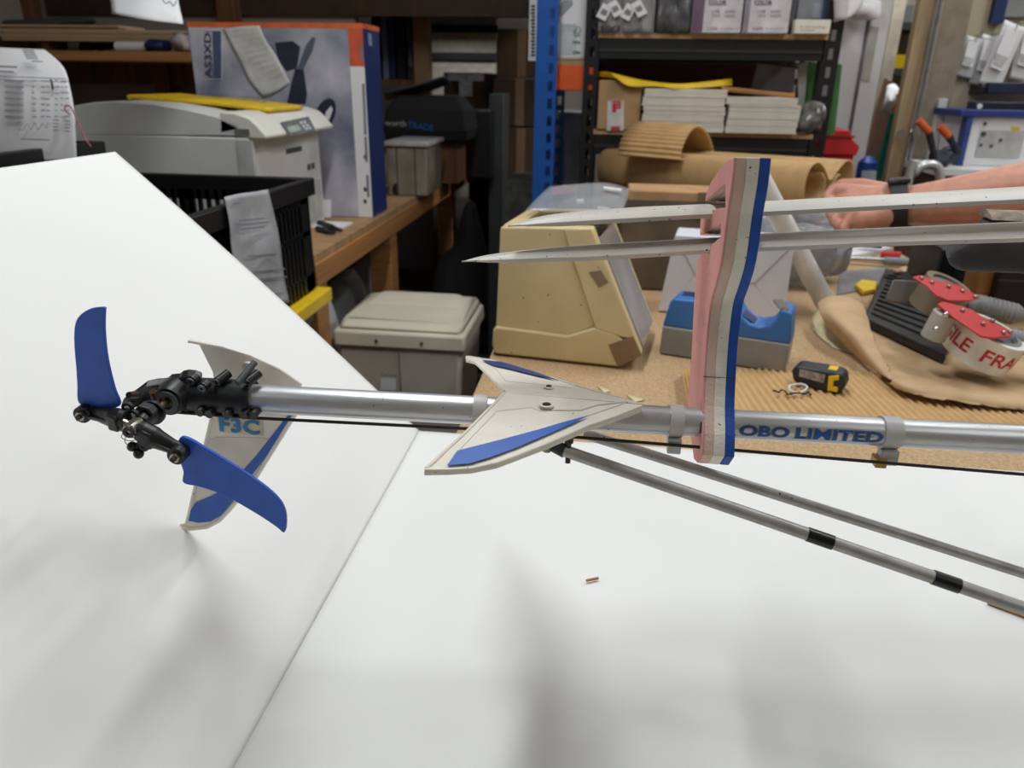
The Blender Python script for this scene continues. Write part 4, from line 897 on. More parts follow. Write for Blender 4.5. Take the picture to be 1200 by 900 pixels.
# carton with fragile tape
x0, x1, _, _ = fb(700.5, 96, 751, 155, RY-.02)
o = thing('small_brown_carton', 'brown carton with red and white fragile tape on the lower shelf', 'box', ((x0+x1)/2, RY+.1, zl1)); box('carton', CARD, o, x0, x1, RY-.012, RY+.25, zl1+.0005, Y(722, 94, RY-.02).z, bevel=.003)
tp = patch('fragile_tape', mat('tape_white', (214, 208, 206), .4), o, [Y(*p, RY-.0125) for p in ((712, 118), (731, 118), (731, 153), (711, 153))], .0008)
text('F', RED_INK, tp, Y(728.5, 132.5, RY-.0145), Y(728.5, 119, RY-.0145), Y(717, 132.5, RY-.0145), bold=.04) if False else None
text('FR', RED_INK, tp, Y(717, 133, RY-.0145), Y(717.5, 119, RY-.0145), Y(728, 133, RY-.0145), bold=.03, lift=.0008) if False else None
text('F', RED_INK, tp, Y(717.5, 131.5, RY-.014), Y(728, 131.5, RY-.014), Y(717.5, 121, RY-.014), bold=.05); text('E', RED_INK, tp, Y(716, 152.5, RY-.014), Y(727, 152.5, RY-.014), Y(716, 148, RY-.014), bold=.05); patch('red_bar', RED_INK, tp, [Y(*p, RY-.014) for p in ((717, 118.4), (728, 118.4), (728, 120), (717, 120))])
rows = [[Y(*p, RY+dy) for p, dy in r] for r in [[((700, 84), .05), ((715, 85), -.015), ((735, 90), -.02), ((760, 95), -.02), ((800, 98), -.02), ((858, 92), .05)], [((700, 90), .05), ((722, 92), -.03), ((738, 101), -.035), ((768, 101), -.03), ((800, 104), -.03), ((858, 100), .04)]]]
o = G().grid(smoothgrid(rows, 4)).obj('yellow_sheet', YELLOW, None, solid=.002); tag(o, 'creased yellow plastic sheet lying over the card stacks on the lower shelf', 'sheet')
# card stacks: bundles
def bundles(pl_, pr_, ytop, n, names, side, grp):
    x0, x1, _, _ = fb(pl_, ytop, pr_, 157, RY-.03); zt = Y((pl_+pr_)/2, ytop, RY-.03).z; h = (zt-zl1)/n
    random.seed(int(pl_))
    for i in range(n):
        e = random.uniform(-.006, .006); g = G(); k = 4
        for j in range(k):
            r = random.uniform(-.0016, .0016); g.box(x0+e+r, x1+e+r, RY-.03+r, RY+.22+r, zl1+.0006+h*i+h*j/k*.97, zl1+h*i+h*(j+1)/k*.97-.0006)
        o = g.obj('card_bundle', PAPER_CREAM, None, smooth=False); tag(o, '%s bundle of cream card in the %s stack on the lower shelf' % (names[i], side), 'card stack', grp)
bundles(753, 849, 104, 5, ('lowest', 'second lowest', 'middle', 'second highest', 'topmost'), 'left', 'card bundles on the lower shelf')
bundles(851.5, 935, 114, 5, ('lowest', 'second lowest', 'middle', 'second highest', 'topmost'), 'right', 'card bundles on the lower shelf')
o = G().tube([Y(846, 104, RY-.01), Y(931, 112.3, RY-.02)], .007, 10).obj('wooden_stick', WOODX); tag(o, 'wooden stick lying across the right card stack', 'stick')
x0, x1, a, b = fb(880, 74, 932, 106, RY+.2); o = G().prism([Y(*p, RY+.2) for p in ((888, 74), (932, 80), (930, 108), (880, 104))], (0, .008, 0)).obj('grey_sheet', mat('sheet_grey', (112, 104, 108), .6)); tag(o, 'tilted grey sheet behind the right card stack', 'sheet')
o = G().prism([Y(*p, RY+.10) for p in ((947, 72), (964, 75), (958, 156), (940, 156))], (0, .01, 0)).obj('green_folder', GREEN); tag(o, 'green folder standing inside the right end of the lower shelf', 'folder')
o = G().prism([Y(*p, RY+.06) for p in ((935, 76), (947, 72), (941, 140), (936, 130))], (0, .006, 0)).obj('grey_folder', mat('folder_grey', (150, 150, 142), .5)); tag(o, 'pale grey folder left of the green folder on the lower shelf', 'folder')
p = Y(948, 143, RY+.0); lump('clear_pouch', 'pouch', 'glossy clear pouch bunched at the right end of the lower shelf', (p.x, RY+.0, zl1+.045), (.04, .04, .045), mat('glossy_dark', (130, 128, 122), .15, 0, .4, 40, .6, 40), 31, .3)
o = G().prism([Y(*p, RY+.02) for p in ((979, 74), (987, 76), (978, 158), (967, 158))], (0, .01, 0)).obj('green_board', GREEN); tag(o, 'green board on edge just outside the right black post', 'board')
o = G().grid(smoothgrid([[Y(*p, RY-d) for p, d in r] for r in [[((976, -40), .02), ((995, -40), .05), ((1020, -38), .02)], [((977, 0), .02), ((995, 3), .05), ((1012, 2), .03)], [((978, 24), .02), ((993, 22), .05), ((1004, 14), .03)]]], 3)).obj('white_paper', PAPER, None, solid=.001); tag(o, 'white paper pinned to the top of the right black post', 'paper sheet')

# ------------------------------------------------------------------ right of the racks: doorway, wall, storage
DYY = 3.0
t = thing('white_door', 'tall white double door standing right of the black shelving', 'door', (.85, DYY, 0))
def vstrip(name, m, parent, pa, pb, yy, th, z0=0, z1=2.5, py_=100):
    return box(name, m, parent, Y(pa, py_, yy).x, Y(pb, py_, yy).x, yy, yy+th, z0, z1, bevel=.002)
WP = mat('door_white', (208, 206, 204), .5, 0, .04, 6)
vstrip('door_leaf', WP, t, 974, 1003, DYY, .03, py_=100); vstrip('edge_groove', mat('door_shade', (150, 148, 146), .6), t, 1003, 1007, DYY+.012, .02); vstrip('door_leaf', WP, t, 1007, 1029, DYY-.01, .04)
p = Y(1008, 12, DYY-.03); lump('paper_wad', 'paper', 'crumpled white paper roll stuck on top of the white panels', (p.x, DYY-.06, p.z), (.07, .035, .035), PAPER, 41, .2)
struct(box('trim_1', mat('jamb_cream', (206, 196, 176), .6), None, Y(1030, 100, 3.45).x, Y(1044, 100, 3.45).x, 3.45, 3.5, 0, 2.5))
patch('notice', mat('notice_grey', (170, 168, 158), .6), t, [Y(*p, DYY-.012) for p in ((1020, 30), (1030, 32), (1019, 96), (1009, 94))], .001)
# shelves seen through the doorway
t = thing('far_shelves', 'shelves of small goods seen through the doorway', 'shelving', (1.2, 3.9, 0))
x0, x1 = Y(1030, 100, 3.95).x, Y(1085, 100, 3.95).x
box('back_board', mat('far_board', (196, 186, 166), .7), t, x0-.1, x1+.1, 4.2, 4.22, 0, 2.3)
for py_ in (26, 80):
    z = Y(1052, py_, 3.9).z; box('shelf_board', DKGREY, t, x0-.06, x1, 3.9, 4.2, z-.03, z)
zs1 = Y(1052, 80, 3.9).z; zs0 = Y(1052, 26, 3.9).z
x0, x1, a, b = fb(1049, 64, 1062, 78, 3.92); o = box('yellow_box', YELLOW, None, x0, x1, 3.92, 4.05, zs1+.0005, b); tag(o, 'small yellow box on the shelf through the doorway', 'box')
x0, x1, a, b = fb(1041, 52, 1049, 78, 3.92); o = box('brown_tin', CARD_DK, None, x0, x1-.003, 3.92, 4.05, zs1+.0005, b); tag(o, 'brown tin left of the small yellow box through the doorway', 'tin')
x0, x1, a, b = fb(1052, 12, 1069, 25, 3.92); o = box('grey_tin', MIDGREY, None, x0, x1, 3.92, 4.05, zs0+.0005, zs0+.07); tag(o, 'grey tin on the upper shelf through the doorway', 'tin')
x0, x1, a, b = fb(1046, 28, 1066, 60, 3.93); o = box('white_carton', WHITE_PL, None, x0+.02, x1, 4.06, 4.18, zs1+.0005, b-.02); tag(o, 'white carton behind the yellow box through the doorway', 'box')
o = G().grid(smoothgrid([[Y(*p, 3.27+d) for p, d in r] for r in [[((1040, 100), 0), ((1048, 98), .03), ((1054, 104), 0)], [((1036, 118), 0), ((1045, 118), -.03), ((1052, 120), 0)], [((1032, 130), 0), ((1040, 132), .02), ((1045, 134), 0)]]], 3)).obj('hanging_receipts', PAPER, None, solid=.001); tag(o, 'bunch of white receipts hanging in the doorway above the brown board', 'paper sheet')
def to_floor(a, b): return b + (b-a)*(b.z/(a.z-b.z))
q4 = [Y(*p, 3.32) for p in ((1038, 92), (1052, 100), (1030, 200), (1006, 196))]
o = G().prism([q4[0], q4[1], to_floor(q4[1], q4[2]), to_floor(q4[0], q4[3])], (0, .02, 0)).obj('brown_board', mat('board_pink', (160, 124, 104), .7)); tag(o, 'pinkish brown board leaning in the doorway', 'board')
q4 = [Y(*p, 3.29) for p in ((1046, 128), (1053, 130), (1040, 190), (1031, 189))]
o = G().prism([q4[0], q4[1], to_floor(q4[1], q4[2]), to_floor(q4[0], q4[3])], (0, .02, 0)).obj('teal_board', TEAL); tag(o, 'teal strip leaning beside the brown board in the doorway', 'board')
o = G().prism([Y(*p, 3.26) for p in ((1048, 112), (1056, 108), (1053, 130), (1046, 131))], (0, .02, 0)).obj('orange_tag', ORANGE); tag(o, 'orange tag above the teal strip in the doorway', 'tag')
x0, x1, a, b = fb(1012, 186, 1037, 222, 2.9)
t = thing('blue_drum', 'blue plastic drum with a pale label below the teal strip', 'drum', ((x0+x1)/2, 3.0, 0))
G().tube([((x0+x1)/2, 3.0, 0), ((x0+x1)/2, 3.0, b-.02), ((x0+x1)/2, 3.0, b)], [(x1-x0)/2, (x1-x0)/2, (x1-x0)/2-.02], 24).obj('body', mat('drum_blue', (28, 66, 140), .4), t)
patch('label', mat('drum_label', (170, 178, 186), .5), t, [Y(*p, 2.955) for p in ((1010, 200), (1027, 200), (1026, 214), (1009, 213))], .002)
x0, x1, a, b = fb(966, 152, 1008, 182, 2.62)
rb = thing('red_bin', 'red plastic bin tucked right of the black shelving behind the card roll', 'bin', ((x0+x1)/2, 2.7, a-.3))
G().prism([Y(*p, 2.62) for p in ((974, 152), (996, 152), (999, 163), (1008, 172), (1004, 182), (964, 182), (966, 168))], (0, .16, 0)).obj('bin_body', RED, rb, smooth=False, bevel=.004); box('bin_foot', RED, rb, x0+.01, x1-.01, 2.63, 2.77, a-.3, a)
box('rim_line', mat('red_dark', (150, 24, 30), .5), rb, x0+.01, x1-.02, 2.616, 2.622, (a+b)/2+.015, (a+b)/2+.022)
t = thing('crate_stand', 'low timber stand carrying the red bin', 'stand', ((x0+x1)/2, 2.7, 0)); box('stand_top', WOOD_DK, t, x0-.02, x1+.02, 2.6, 2.82, a-.34, a-.3)
for sx in (x0, x1-.03): box('leg', WOOD_DK, t, sx, sx+.03, 2.62, 2.8, 0, a-.34)
# sliding door track and jamb
t = thing('sliding_door', 'wooden sliding door edge with an aluminium track and two round knobs', 'door', (1.1, DYY, 0))
vstrip('door_edge', mat('door_ply', (178, 152, 116), .6, 0, .15, 14, 0, None, (6, 6, .5)), t, 1059, 1077, 2.95, .04, py_=100)
for (u, v) in ((1077.5, 1080.5), (1082.5, 1085.5)): vstrip('track_rib', CHROME, t, u, v, 2.93, .05)
vstrip('track', ALU, t, 1077, 1086, 2.945, .03)
struct(box('wall_return', mat('return_beige', (140, 128, 110), .75), None, Y(1087, 100, 2.97).x, Y(1112, 100, 3.05).x, 3.0, 3.1, 0, 2.7))
struct(box('wall_store', mat('store_beige', (184, 170, 146), .8, 0, .05, 4), None, Y(1112, 100, 3.05).x, 2.6, 3.05, 3.15, 0, 2.7))
for u in (1054, 1072):
    p = Y(u, 156, 2.93); G().tube([p, p + Vector((0, -.02, 0))], [.010, .014], 14).obj('knob', CHROME, t)
# goods on the storage wall
SW = 3.05
def wallbag(px, py_, w_, h_, tilt, lab, m=WHITE_PL, d=0):
    t = thing('clear_pouch', lab, 'pouch', Y(px, py_+h_, SW-.03-d), 'clear pouches on the storage wall')
    def q(u, v, l): return Y(px + u*cos(tilt)-v*sin(tilt), py_ + u*sin(tilt)+v*cos(tilt), SW-l-d)
    rows = [[q(w_*(a-.5), h_*b, .02+.009*sin(pi*a)*sin(pi*min(1, b+.1))) for a in (0, .25, .5, .75, 1)] for b in (0, .25, .5, .75, 1)]
    G().grid(smoothgrid(rows, 3)).obj('pouch_film', m, t, solid=.004)
    patch('card_insert', PAPER, t, [q(w_*u, h_*v, .036) for u, v in ((-.3, .1), (.3, .1), (.3, .72), (-.3, .72))], .003)
    patch('insert_fold', mat('fold_grey', (190, 190, 188), .5), t, [q(w_*u, h_*v, .040) for u, v in ((-.3, .5), (.3, .5), (.2, .66), (-.2, .66))], .001)
    p = q(0, -2, .0); G().tube([p + Vector((0, .02+d, 0)), p + Vector((0, -.05, 0)), p + Vector((0, -.055, .008))], .003, 8).obj('hook', CHROME, t)
PF = mat('pouch_film', (206, 206, 204), .25, 0, .1, 20, .3, 30)
wallbag(1142, 44, 20, 48, .26, 'clear pouch hanging leftmost on the storage wall', PF)
wallbag(1162, 42, 22, 60, .26, 'clear pouch hanging second from left on the storage wall', PF)
wallbag(1190, 28, 26, 80, .40, 'white pouch hanging tilted in front of the others on the storage wall', WHITE_PL, .05)
wallbag(1210, 34, 26, 62, .24, 'white pouch hanging at the very right edge on the storage wall', WHITE_PL, .02)
x0, x1, a, b = fb(1158, 97, 1260, 110, SW-.10); t = thing('tool_rail', 'navy tool rail fixed below the hanging pouches', 'rail', (x0, SW-.05, a)); box('rail', mat('rail_navy', (34, 40, 66), .45), t, x0, x1, SW-.10, SW, a, b, bevel=.003); box('end_cap', BLACK_PL, t, x0-.02, x0, SW-.09, SW, a-.004, b-.01, bevel=.003)
x0, x1, a, b = fb(1168, -30, 1182, 27, SW-.03); t = thing('wall_picture', 'dark blue picture frame corner at the top right', 'picture', (x0, SW, a)); box('frame_side', NAVY, t, x0, x1, SW-.03, SW, a, b); box('frame_panel', MIDGREY, t, x1, x1+.3, SW-.02, SW, a+.02, b)
# white cabinet with navy trim
bzz = Y(1140, 196, 2.75).z
t = thing('side_shelf', 'white edged shelf on the storage wall below the cabinet', 'shelf', (1.5, 2.9, bzz-.02))
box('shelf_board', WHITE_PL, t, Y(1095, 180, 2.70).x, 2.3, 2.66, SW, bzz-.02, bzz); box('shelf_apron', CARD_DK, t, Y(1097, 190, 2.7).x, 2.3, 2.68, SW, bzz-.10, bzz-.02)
x0, x1, a, b = fb(1128, 136, 1250, 190, 2.80)
t = thing('parts_cabinet', 'white parts cabinet with a navy top and a small yellow sticker', 'cabinet', ((x0+x1)/2, 2.9, bzz))
box('body', WHITE_PL, t, x0, x1, 2.80, 3.0, bzz+.0005, b-.004, bevel=.003)
box('top_band', mat('trim_navy', (44, 62, 130), .45), t, x0-.035, x1, 2.78, 3.0, b-.004, b+.018, bevel=.003); box('side_band', mat('trim_navy2', (52, 72, 140), .45), t, x0-.004, x0+.014, 2.785, 2.83, bzz+.0005, b-.004, bevel=.002)
box('door', mat('door_grey', (184, 184, 182), .5), t, x0+.05, x0+.19, 2.795, 2.80, bzz+.03, b-.045, bevel=.002)
for (u, v) in ((1152, 157), (1149, 170), (1161, 171), (1154, 145), (1172, 164)): p = Y(u, v, 2.796); G().tube([p, p + Vector((0, -.006, 0))], .008 if v == 157 else .005, 12).obj('screw', DKGREY, t)
patch('sticker', YELLOW, t, [Y(*p, 2.799) for p in ((1185, 148), (1195, 149), (1195, 157), (1185, 156))], .001)
box('white_back', mat('back_white', (206, 204, 198), .6), t, Y(1104, 150, 2.98).x, x0-.03, 2.98, 3.04, bzz+.0005, Y(1120, 116, 2.98).z, bevel=.003)
x0, x1, a, b = fb(1143, 120, 1250, 131, 2.80); t2 = thing('level', 'black spirit level lying on the navy topped cabinet', 'level', ((x0+x1)/2, 2.85, a)); box('bar', mat('level_black', (28, 32, 46), .45), t2, x0, x1, 2.82, 2.87, a, b, bevel=.003); G().tube([(x0+.02, 2.82, (a+b)/2), (x0+.02, 2.815, (a+b)/2)], .008, 12).obj('vial', WHITE_PL, t2)
for k, (a_, b_, c_, lab) in enumerate((((1076, 141), (1089, 155), (1096, 190), 'orange handled tool leaning left of the other by the storage wall'), ((1101, 148), (1112, 160), (1122, 178), 'orange handled tool standing on the white edged shelf'))):
    yy = 2.72; p, q_, r_ = (Y(*v, yy) for v in (a_, b_, c_))
    o = thing('hand_tool', lab, 'tool', r_, 'orange handled tools'); G().tube([p, q_], .012, 10).obj('handle', mat('tool_orange', (206, 92, 48), .5), o); G().tube([q_, r_], [.012, .009], 8).obj('shank', mat('tool_dark', (38, 40, 50), .5), o)
p = Y(1115, 168, 2.7); lump('dark_clamp', 'clamp', 'dark navy clamp on the shelf beside the orange handled tool', (p.x, 2.74, bzz+.03), (.04, .03, .035), mat('clamp_navy', (30, 36, 56), .5), 44, .3)
o = G().tube(catmull([Vector((Y(1062, 222, 2.55).x, 2.55, 0))] + [Y(*p, 2.55) for p in ((1062, 222), (1072, 203), (1080, 195), (1092, 193), (1100, 198), (1102, 212))], 6), .014, 12).obj('chrome_tube', ALU); tag(o, 'bent chrome tube rising behind the wrist watch', 'tube')
# ------------------------------------------------------------------ on the packing bench
def VPL(A, B, off=0):
    A, B = Vector(A), Vector(B); d = (B-A); n = Vector((-d.y, d.x, 0)).normalized()
    if n.y < 0: n = -n
    p0 = A + n*off
    return (lambda x, y, l=0: PL(x, y, p0 - n*l, n)), n
# cream display case
A_, B_ = Z(580, 414.5, BZ+.001), Z(724, 430, BZ+.001)
q, n = VPL(A_, B_)
t = thing('display_case', 'cream painted display case with a sloping smoky window, brown taped corner', 'display case', (A_+B_)/2 + n*.1)
side = [(580, 414.5), (576, 405), (577.5, 387), (581, 381), (586, 266), (694, 267), (700, 284), (752, 416), (724, 430)]
G().prism([q(*p) for p in side], n*.022).obj('side_panel', CREAM_BOX, t, bevel=.003)
SHF = n*.165
G().prism([q(*p) + SHF for p in side], n*.02).obj('side_panel', CREAM_BOX, t, bevel=.003)
for nm, poly in (('base_band', [(577.5, 387), (581, 383), (665, 394), (697, 384), (722, 392), (752, 416), (724, 430), (580, 414.5), (576, 405)]), ('slanted_band', [(659, 268), (694, 267), (700, 284), (745, 400), (697, 386)])):
    G().prism([q(*p, .008) for p in poly], n*.0085).obj(nm, CREAM_BOX, t, bevel=.003)
patch('corner_tape', TAPE_BR, t, [q(*p, .0085) for p in ((713, 404), (742, 394), (752, 416), (724, 430))], .0006)
patch('dark_patch', TAPE_BR, t, [q(*p, .0085) for p in ((690, 319), (704, 317), (713, 331), (702, 337))], .0006)
s0 = n*.022
def quad(name, m, pts, th, par): return G().prism(pts, th).obj(name, m, par)
quad('back_wall', CREAM_BOX, [q(581, 381)+s0, q(586, 266)+s0, q(586, 266)+SHF, q(581, 381)+SHF], Vector((.006, 0, 0)), t)
quad('back_foot', CREAM_BOX, [q(580, 413)+s0, q(577, 387)+s0, q(577, 387)+SHF, q(580, 413)+SHF], Vector((.006, 0, 0)), t)
quad('top_strip', CREAM_BOX, [q(586, 266)+s0, q(604, 266)+s0, q(604, 266)+SHF, q(586, 266)+SHF], Vector((0, 0, -.006)), t)
quad('dark_inside', BLACK_PL, [q(604, 275)+s0, q(690, 275)+s0, q(690, 275)+SHF, q(604, 275)+SHF], Vector((0, 0, -.004)), t)
SMOKE = mat('smoky_window', (158, 152, 150), .12, 0, .2, 9, .25, 14)
quad('window', SMOKE, [q(697, 284)+s0, q(749, 412)+s0, q(749, 412)+SHF, q(697, 284)+SHF], Vector((.004, 0, .001)), t)
quad('floor_plate', CREAM_BOX, [q(581, 414)+s0, q(740, 420)+s0, q(740, 420)+SHF, q(581, 414)+SHF], Vector((0, 0, .004)), t)
tz = q(640, 266).z
o = G().grid(smoothgrid([[Y(*p, y) for p in r] for y, r in ((1.21, ((616, 246), (650, 246), (690, 249), (728, 250))), (1.30, ((629, 232), (665, 230), (700, 229), (735, 234))), (1.40, ((644, 218), (680, 215), (712, 214), (738, 221))))], 4)).obj('clear_clamshell', CLEAR, None, solid=.0015)
tag(o, 'clear plastic clamshell lying on top of the cream display case', 'packaging')
patch('red_card', mat('card_red', (196, 120, 116), .6), o, [Y(*p, 1.39) for p in ((648, 219), (676, 217), (674, 226), (646, 228))], .001)
for a, b in (((707, 221), (728, 224)), ((700, 244), (714, 246)), ((676, 236), (684, 236))): G().tube([Y(*a, 1.33), Y(*b, 1.33)], .004, 8).obj('glint_rib', PAPER, o)

# cartons at the back of the bench and the card rolls on them
x0, x1, _, b = fb(727, 249, 850, 337, 1.56)
t = thing('wrapped_tray', 'brown tray wrapped in smoky film with a dark rim, behind the white wrapped parcel', 'tray', ((x0+x1)/2, 1.7, BZ))
box('tray_body', mat('tray_brown', (120, 104, 86), .35, 0, .25, 10, .3, 16), t, x0, x1+.02, 1.56, 1.69, BZ+.0005, b, bevel=.006); box('rim', mat('rim_dark', (44, 40, 36), .4), t, x0-.004, x1+.02, 1.555, 1.695, b-.006, b+.004)
x0, x1, _, b = fb(736, 224, 850, 248, 1.72)
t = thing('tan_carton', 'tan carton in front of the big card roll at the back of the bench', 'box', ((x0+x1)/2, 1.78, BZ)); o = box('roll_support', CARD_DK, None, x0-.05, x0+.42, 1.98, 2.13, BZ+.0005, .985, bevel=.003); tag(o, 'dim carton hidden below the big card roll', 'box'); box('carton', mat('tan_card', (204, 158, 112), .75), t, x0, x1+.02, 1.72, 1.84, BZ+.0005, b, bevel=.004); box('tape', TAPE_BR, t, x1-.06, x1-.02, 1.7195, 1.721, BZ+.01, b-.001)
def scroll(name, a, b, path, m, label, flute=0, th=.004, k=10, uoff=(0, 0, 0)):
    a, b = Vector(a), Vector(b); ax = (b-a).normalized(); u = Vector((-ax.y, ax.x, 0)).normalized()
    if u.y < 0: u = -u
    v = Vector((0, 0, 1)); pp = catmull([(x, y, 0) for x, y in path], k); rows = []
    if flute:
        L_ = [0]
        for i in range(1, len(pp)): L_.append(L_[-1] + (pp[i]-pp[i-1]).length)
        fine = []; N = int(L_[-1]/flute*6); j = 0
        for i in range(N+1):
            s = L_[-1]*i/N
            while j < len(pp)-2 and L_[j+1] < s: j += 1
            f = (s-L_[j])/max(1e-9, L_[j+1]-L_[j]); p = pp[j].lerp(pp[j+1], f); d = (pp[j+1]-pp[j]).normalized()
            fine.append(p + Vector((-d.y, d.x, 0))*(.0032*sin(2*pi*s/flute)))
        pp = fine
    for e in (0, .25, .5, .75, 1.0): rows.append([a.lerp(b, e) + u*p.x + v*p.y for p in pp])
    o = G().grid(rows).obj(name, m, None, solid=th, ang=60); tag(o, label, 'card roll'); return o
R1 = .060
a, b = D(714, 196, 2.30), D(956, 218, 1.80)
pth = [(.020, .030), (.040, .012), (.044, -.015), (.025, -.045), (-.008, -.058), (-.040, -.042), (-.052, 0), (-.040, .042), (-.006, .056), (.030, .040), (.062, .012), (.092, .034), (.126, .054), (.160, .044), (.174, .0), (.160, -.042), (.126, -.056), (.096, -.042), (.080, -.012), (.090, .014), (.105, .022)]
scroll('card_roll', a, b, pth, CORR, 'big brown card roll with a double scroll end, lying across the back of the bench')
a, b = D(731, 172, 2.12), D(803, 178, 2.02)
scroll('fluted_card', a, b, [(-.035, -.02), (-.02, .018), (.02, .052), (.07, .064), (.12, .052), (.17, .022), (.20, -.012), (.17, -.022), (.08, -.024), (.0, -.022)], CORR, 'curled sheet of fluted cardboard on top of the big card roll', flute=.014, th=.0025)
# white wrapped parcel with envelope folds
A_, B_ = Z(771, 365, BZ+.001), Z(918, 378, BZ+.001); q, n = VPL(A_, B_)
n2 = (n + Vector((0, 0, 0))).normalized()
t = thing('wrapped_parcel', 'white paper wrapped parcel showing envelope folds behind the blue tape dispenser', 'parcel', (A_+B_)/2 + n*.05)
WR = mat('wrap_white', (222, 222, 230), .55, 0, .02, 10)
G().prism([q(*p) for p in ((771, 365), (791, 276), (931, 285), (918, 378))], n*.09).obj('parcel_body', WR, t, bevel=.003)
for poly, l in ((((791, 276), (931, 285), (884, 332), (815, 322)), .004), (((771, 365), (791, 277), (815, 322)), .0012), (((931, 286), (918, 378), (884, 332)), .0012), (((772, 364), (815, 323), (884, 333), (917, 377)), .0026)):
    G().prism([q(*p, l) for p in poly], n*l).obj('folded_flap', WR, t, smooth=False, bevel=.0006)
# white tube leaning behind the foam holder
o = G().tube([Z(968, 356, BZ+.02), D(888, 206, 1.27)], .0185, 20).obj('white_tube', mat('tube_white', (242, 241, 240), .4)); tag(o, 'white tube leaning diagonally behind the foam blade holder', 'tube')
# clear bags
def bag(name, c, r, m, label, seed):
    random.seed(seed); g = G().ball(c, r, 26, 16); c = Vector(c); ph = [random.uniform(0, 6) for _ in range(5)]
    for v in g.v:
        d = v-c; e = Vector((d.x/r[0], d.y/r[1], d.z/r[2])); s = max(abs(e.x), abs(e.y), abs(e.z)); e = e*(.6 + .4/max(.58, s))*(1 + .10*sin(9*e.x+ph[0])*sin(7*e.z+ph[1]) + .06*sin(13*e.y+8*e.x+ph[2]))
        v.xyz = c + Vector((e.x*r[0], e.y*r[1], max(-1, e.z)*r[2]))
    o = g.obj(name, m, ang=180); tag(o, label, 'bag'); return o
p = Z(935, 350, BZ); bag('clear_bag', (p.x, p.y+.11, BZ+.068), (.085, .06, .066), CLEAR_GREY, 'clear plastic bag of parts standing beside the leaning white tube', 51)
p = Y(950, 268, 1.62); bag('clear_bag', (p.x, 1.72, BZ+.085), (.12, .055, .085), CLEAR_GREY, 'larger clear plastic bag behind the white tube below the hand', 52)
# blue tape dispenser
A_, B_ = Z(772, 414.5, BZ+.001), Z(919, 438, BZ+.001); q, n = VPL(A_, B_)
t = thing('tape_dispenser', 'blue and grey bench tape dispenser behind the foam blade holder', 'tape dispenser', (A_+B_)/2 + n*.03)
G().prism([q(*p) for p in ((772, 414.5), (776, 382), (926, 404), (919, 438))], n*.062).obj('base', mat('dispenser_grey', (146, 143, 138), .35, 0, .1, 20, .1, 40), t, bevel=.003)
dsp = [(776, 382), (785, 354), (789, 350), (830, 354), (858, 356), (864, 362), (869, 372), (878, 380), (890, 383), (902, 381), (909, 375), (913, 365), (918, 363), (928, 368), (926, 404)]
G().prism([q(*p, -.002) for p in dsp], n*.058).obj('top_shell', BLUE_PL, t, bevel=.003)
G().prism([q(*p, -.016) for p in ((797, 349), (830, 352), (830, 356), (797, 353))], n*.028 + Vector((0, 0, .004))).obj('slot', NAVY, t)
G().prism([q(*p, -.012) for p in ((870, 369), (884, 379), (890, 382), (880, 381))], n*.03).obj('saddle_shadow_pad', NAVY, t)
box('cutter', STEEL, t, q(915, 363).x-.002, q(926, 363).x, q(920, 363).y+.006, q(920, 363).y+.05, q(920, 364).z, q(920, 361).z)
# corrugated sheet
c00, c10 = Z(800, 431, BZ+.003), Z(1000, 447, BZ+.003); e1 = (Z(912, 492, BZ)-Z(880, 445, BZ)).normalized()
span = Z(1192, 498, BZ+.003)
P00 = Z(812, 428, BZ+.003); acr = Vector((1, -.18, 0)).normalized(); acr = Vector((-e1.y, e1.x, 0)); acr = acr if acr.x > 0 else -acr
rows = []; pitch = .0105; nrow = 9
for j in range(nrow):
    r = []
    for i in range(43*6+1):
        s = i/6*pitch; ln = .012 + .19*j/(nrow-1)
        p = P00 + acr*s + e1*ln*1.0
        lift = .004 + .0022*sin(2*pi*i/6) + .010*math.exp(-((s-.13)/.05)**2)*(j/(nrow-1))**2 + .012*math.exp(-((s-.0)/.03)**2)
        r.append(Vector((p.x, p.y, BZ+lift)))
    rows.append(r)
o = G().grid(rows).obj('corrugated_sheet', CORR, None, solid=.0012, ang=70); tag(o, 'flat corrugated cardboard sheet with open flutes on the bench behind the boom', 'cardboard')
rows = []
for j in range(6): rows.append([Z(798 + i*.62 + j*1.6, 433 - i*.1 + j*9.2, BZ+.006+.003*sin(i*pi/3)+.012*(1-i/24)) for i in range(25)])
o = G().grid(rows).obj('corrugated_strip', CORR, None, solid=.001, ang=70); tag(o, 'narrow strip of corrugated cardboard left of the foam blade holder', 'cardboard')
for k_, (pts_, l_) in enumerate(((((700, 452), (716, 458), (708, 460)), 'small pale paper scrap on the chipboard nearest the cream case'), (((734, 462), (756, 468), (744, 471)), 'small pale paper scrap beside the nose of the horizontal fin'))):
    o = G().prism([Z(*p, BZ+.002) for p in pts_], Vector((0, 0, -.001))).obj('paper_scrap', mat('slip_cream', (214, 204, 160), .6)); tag(o, l_, 'scrap')
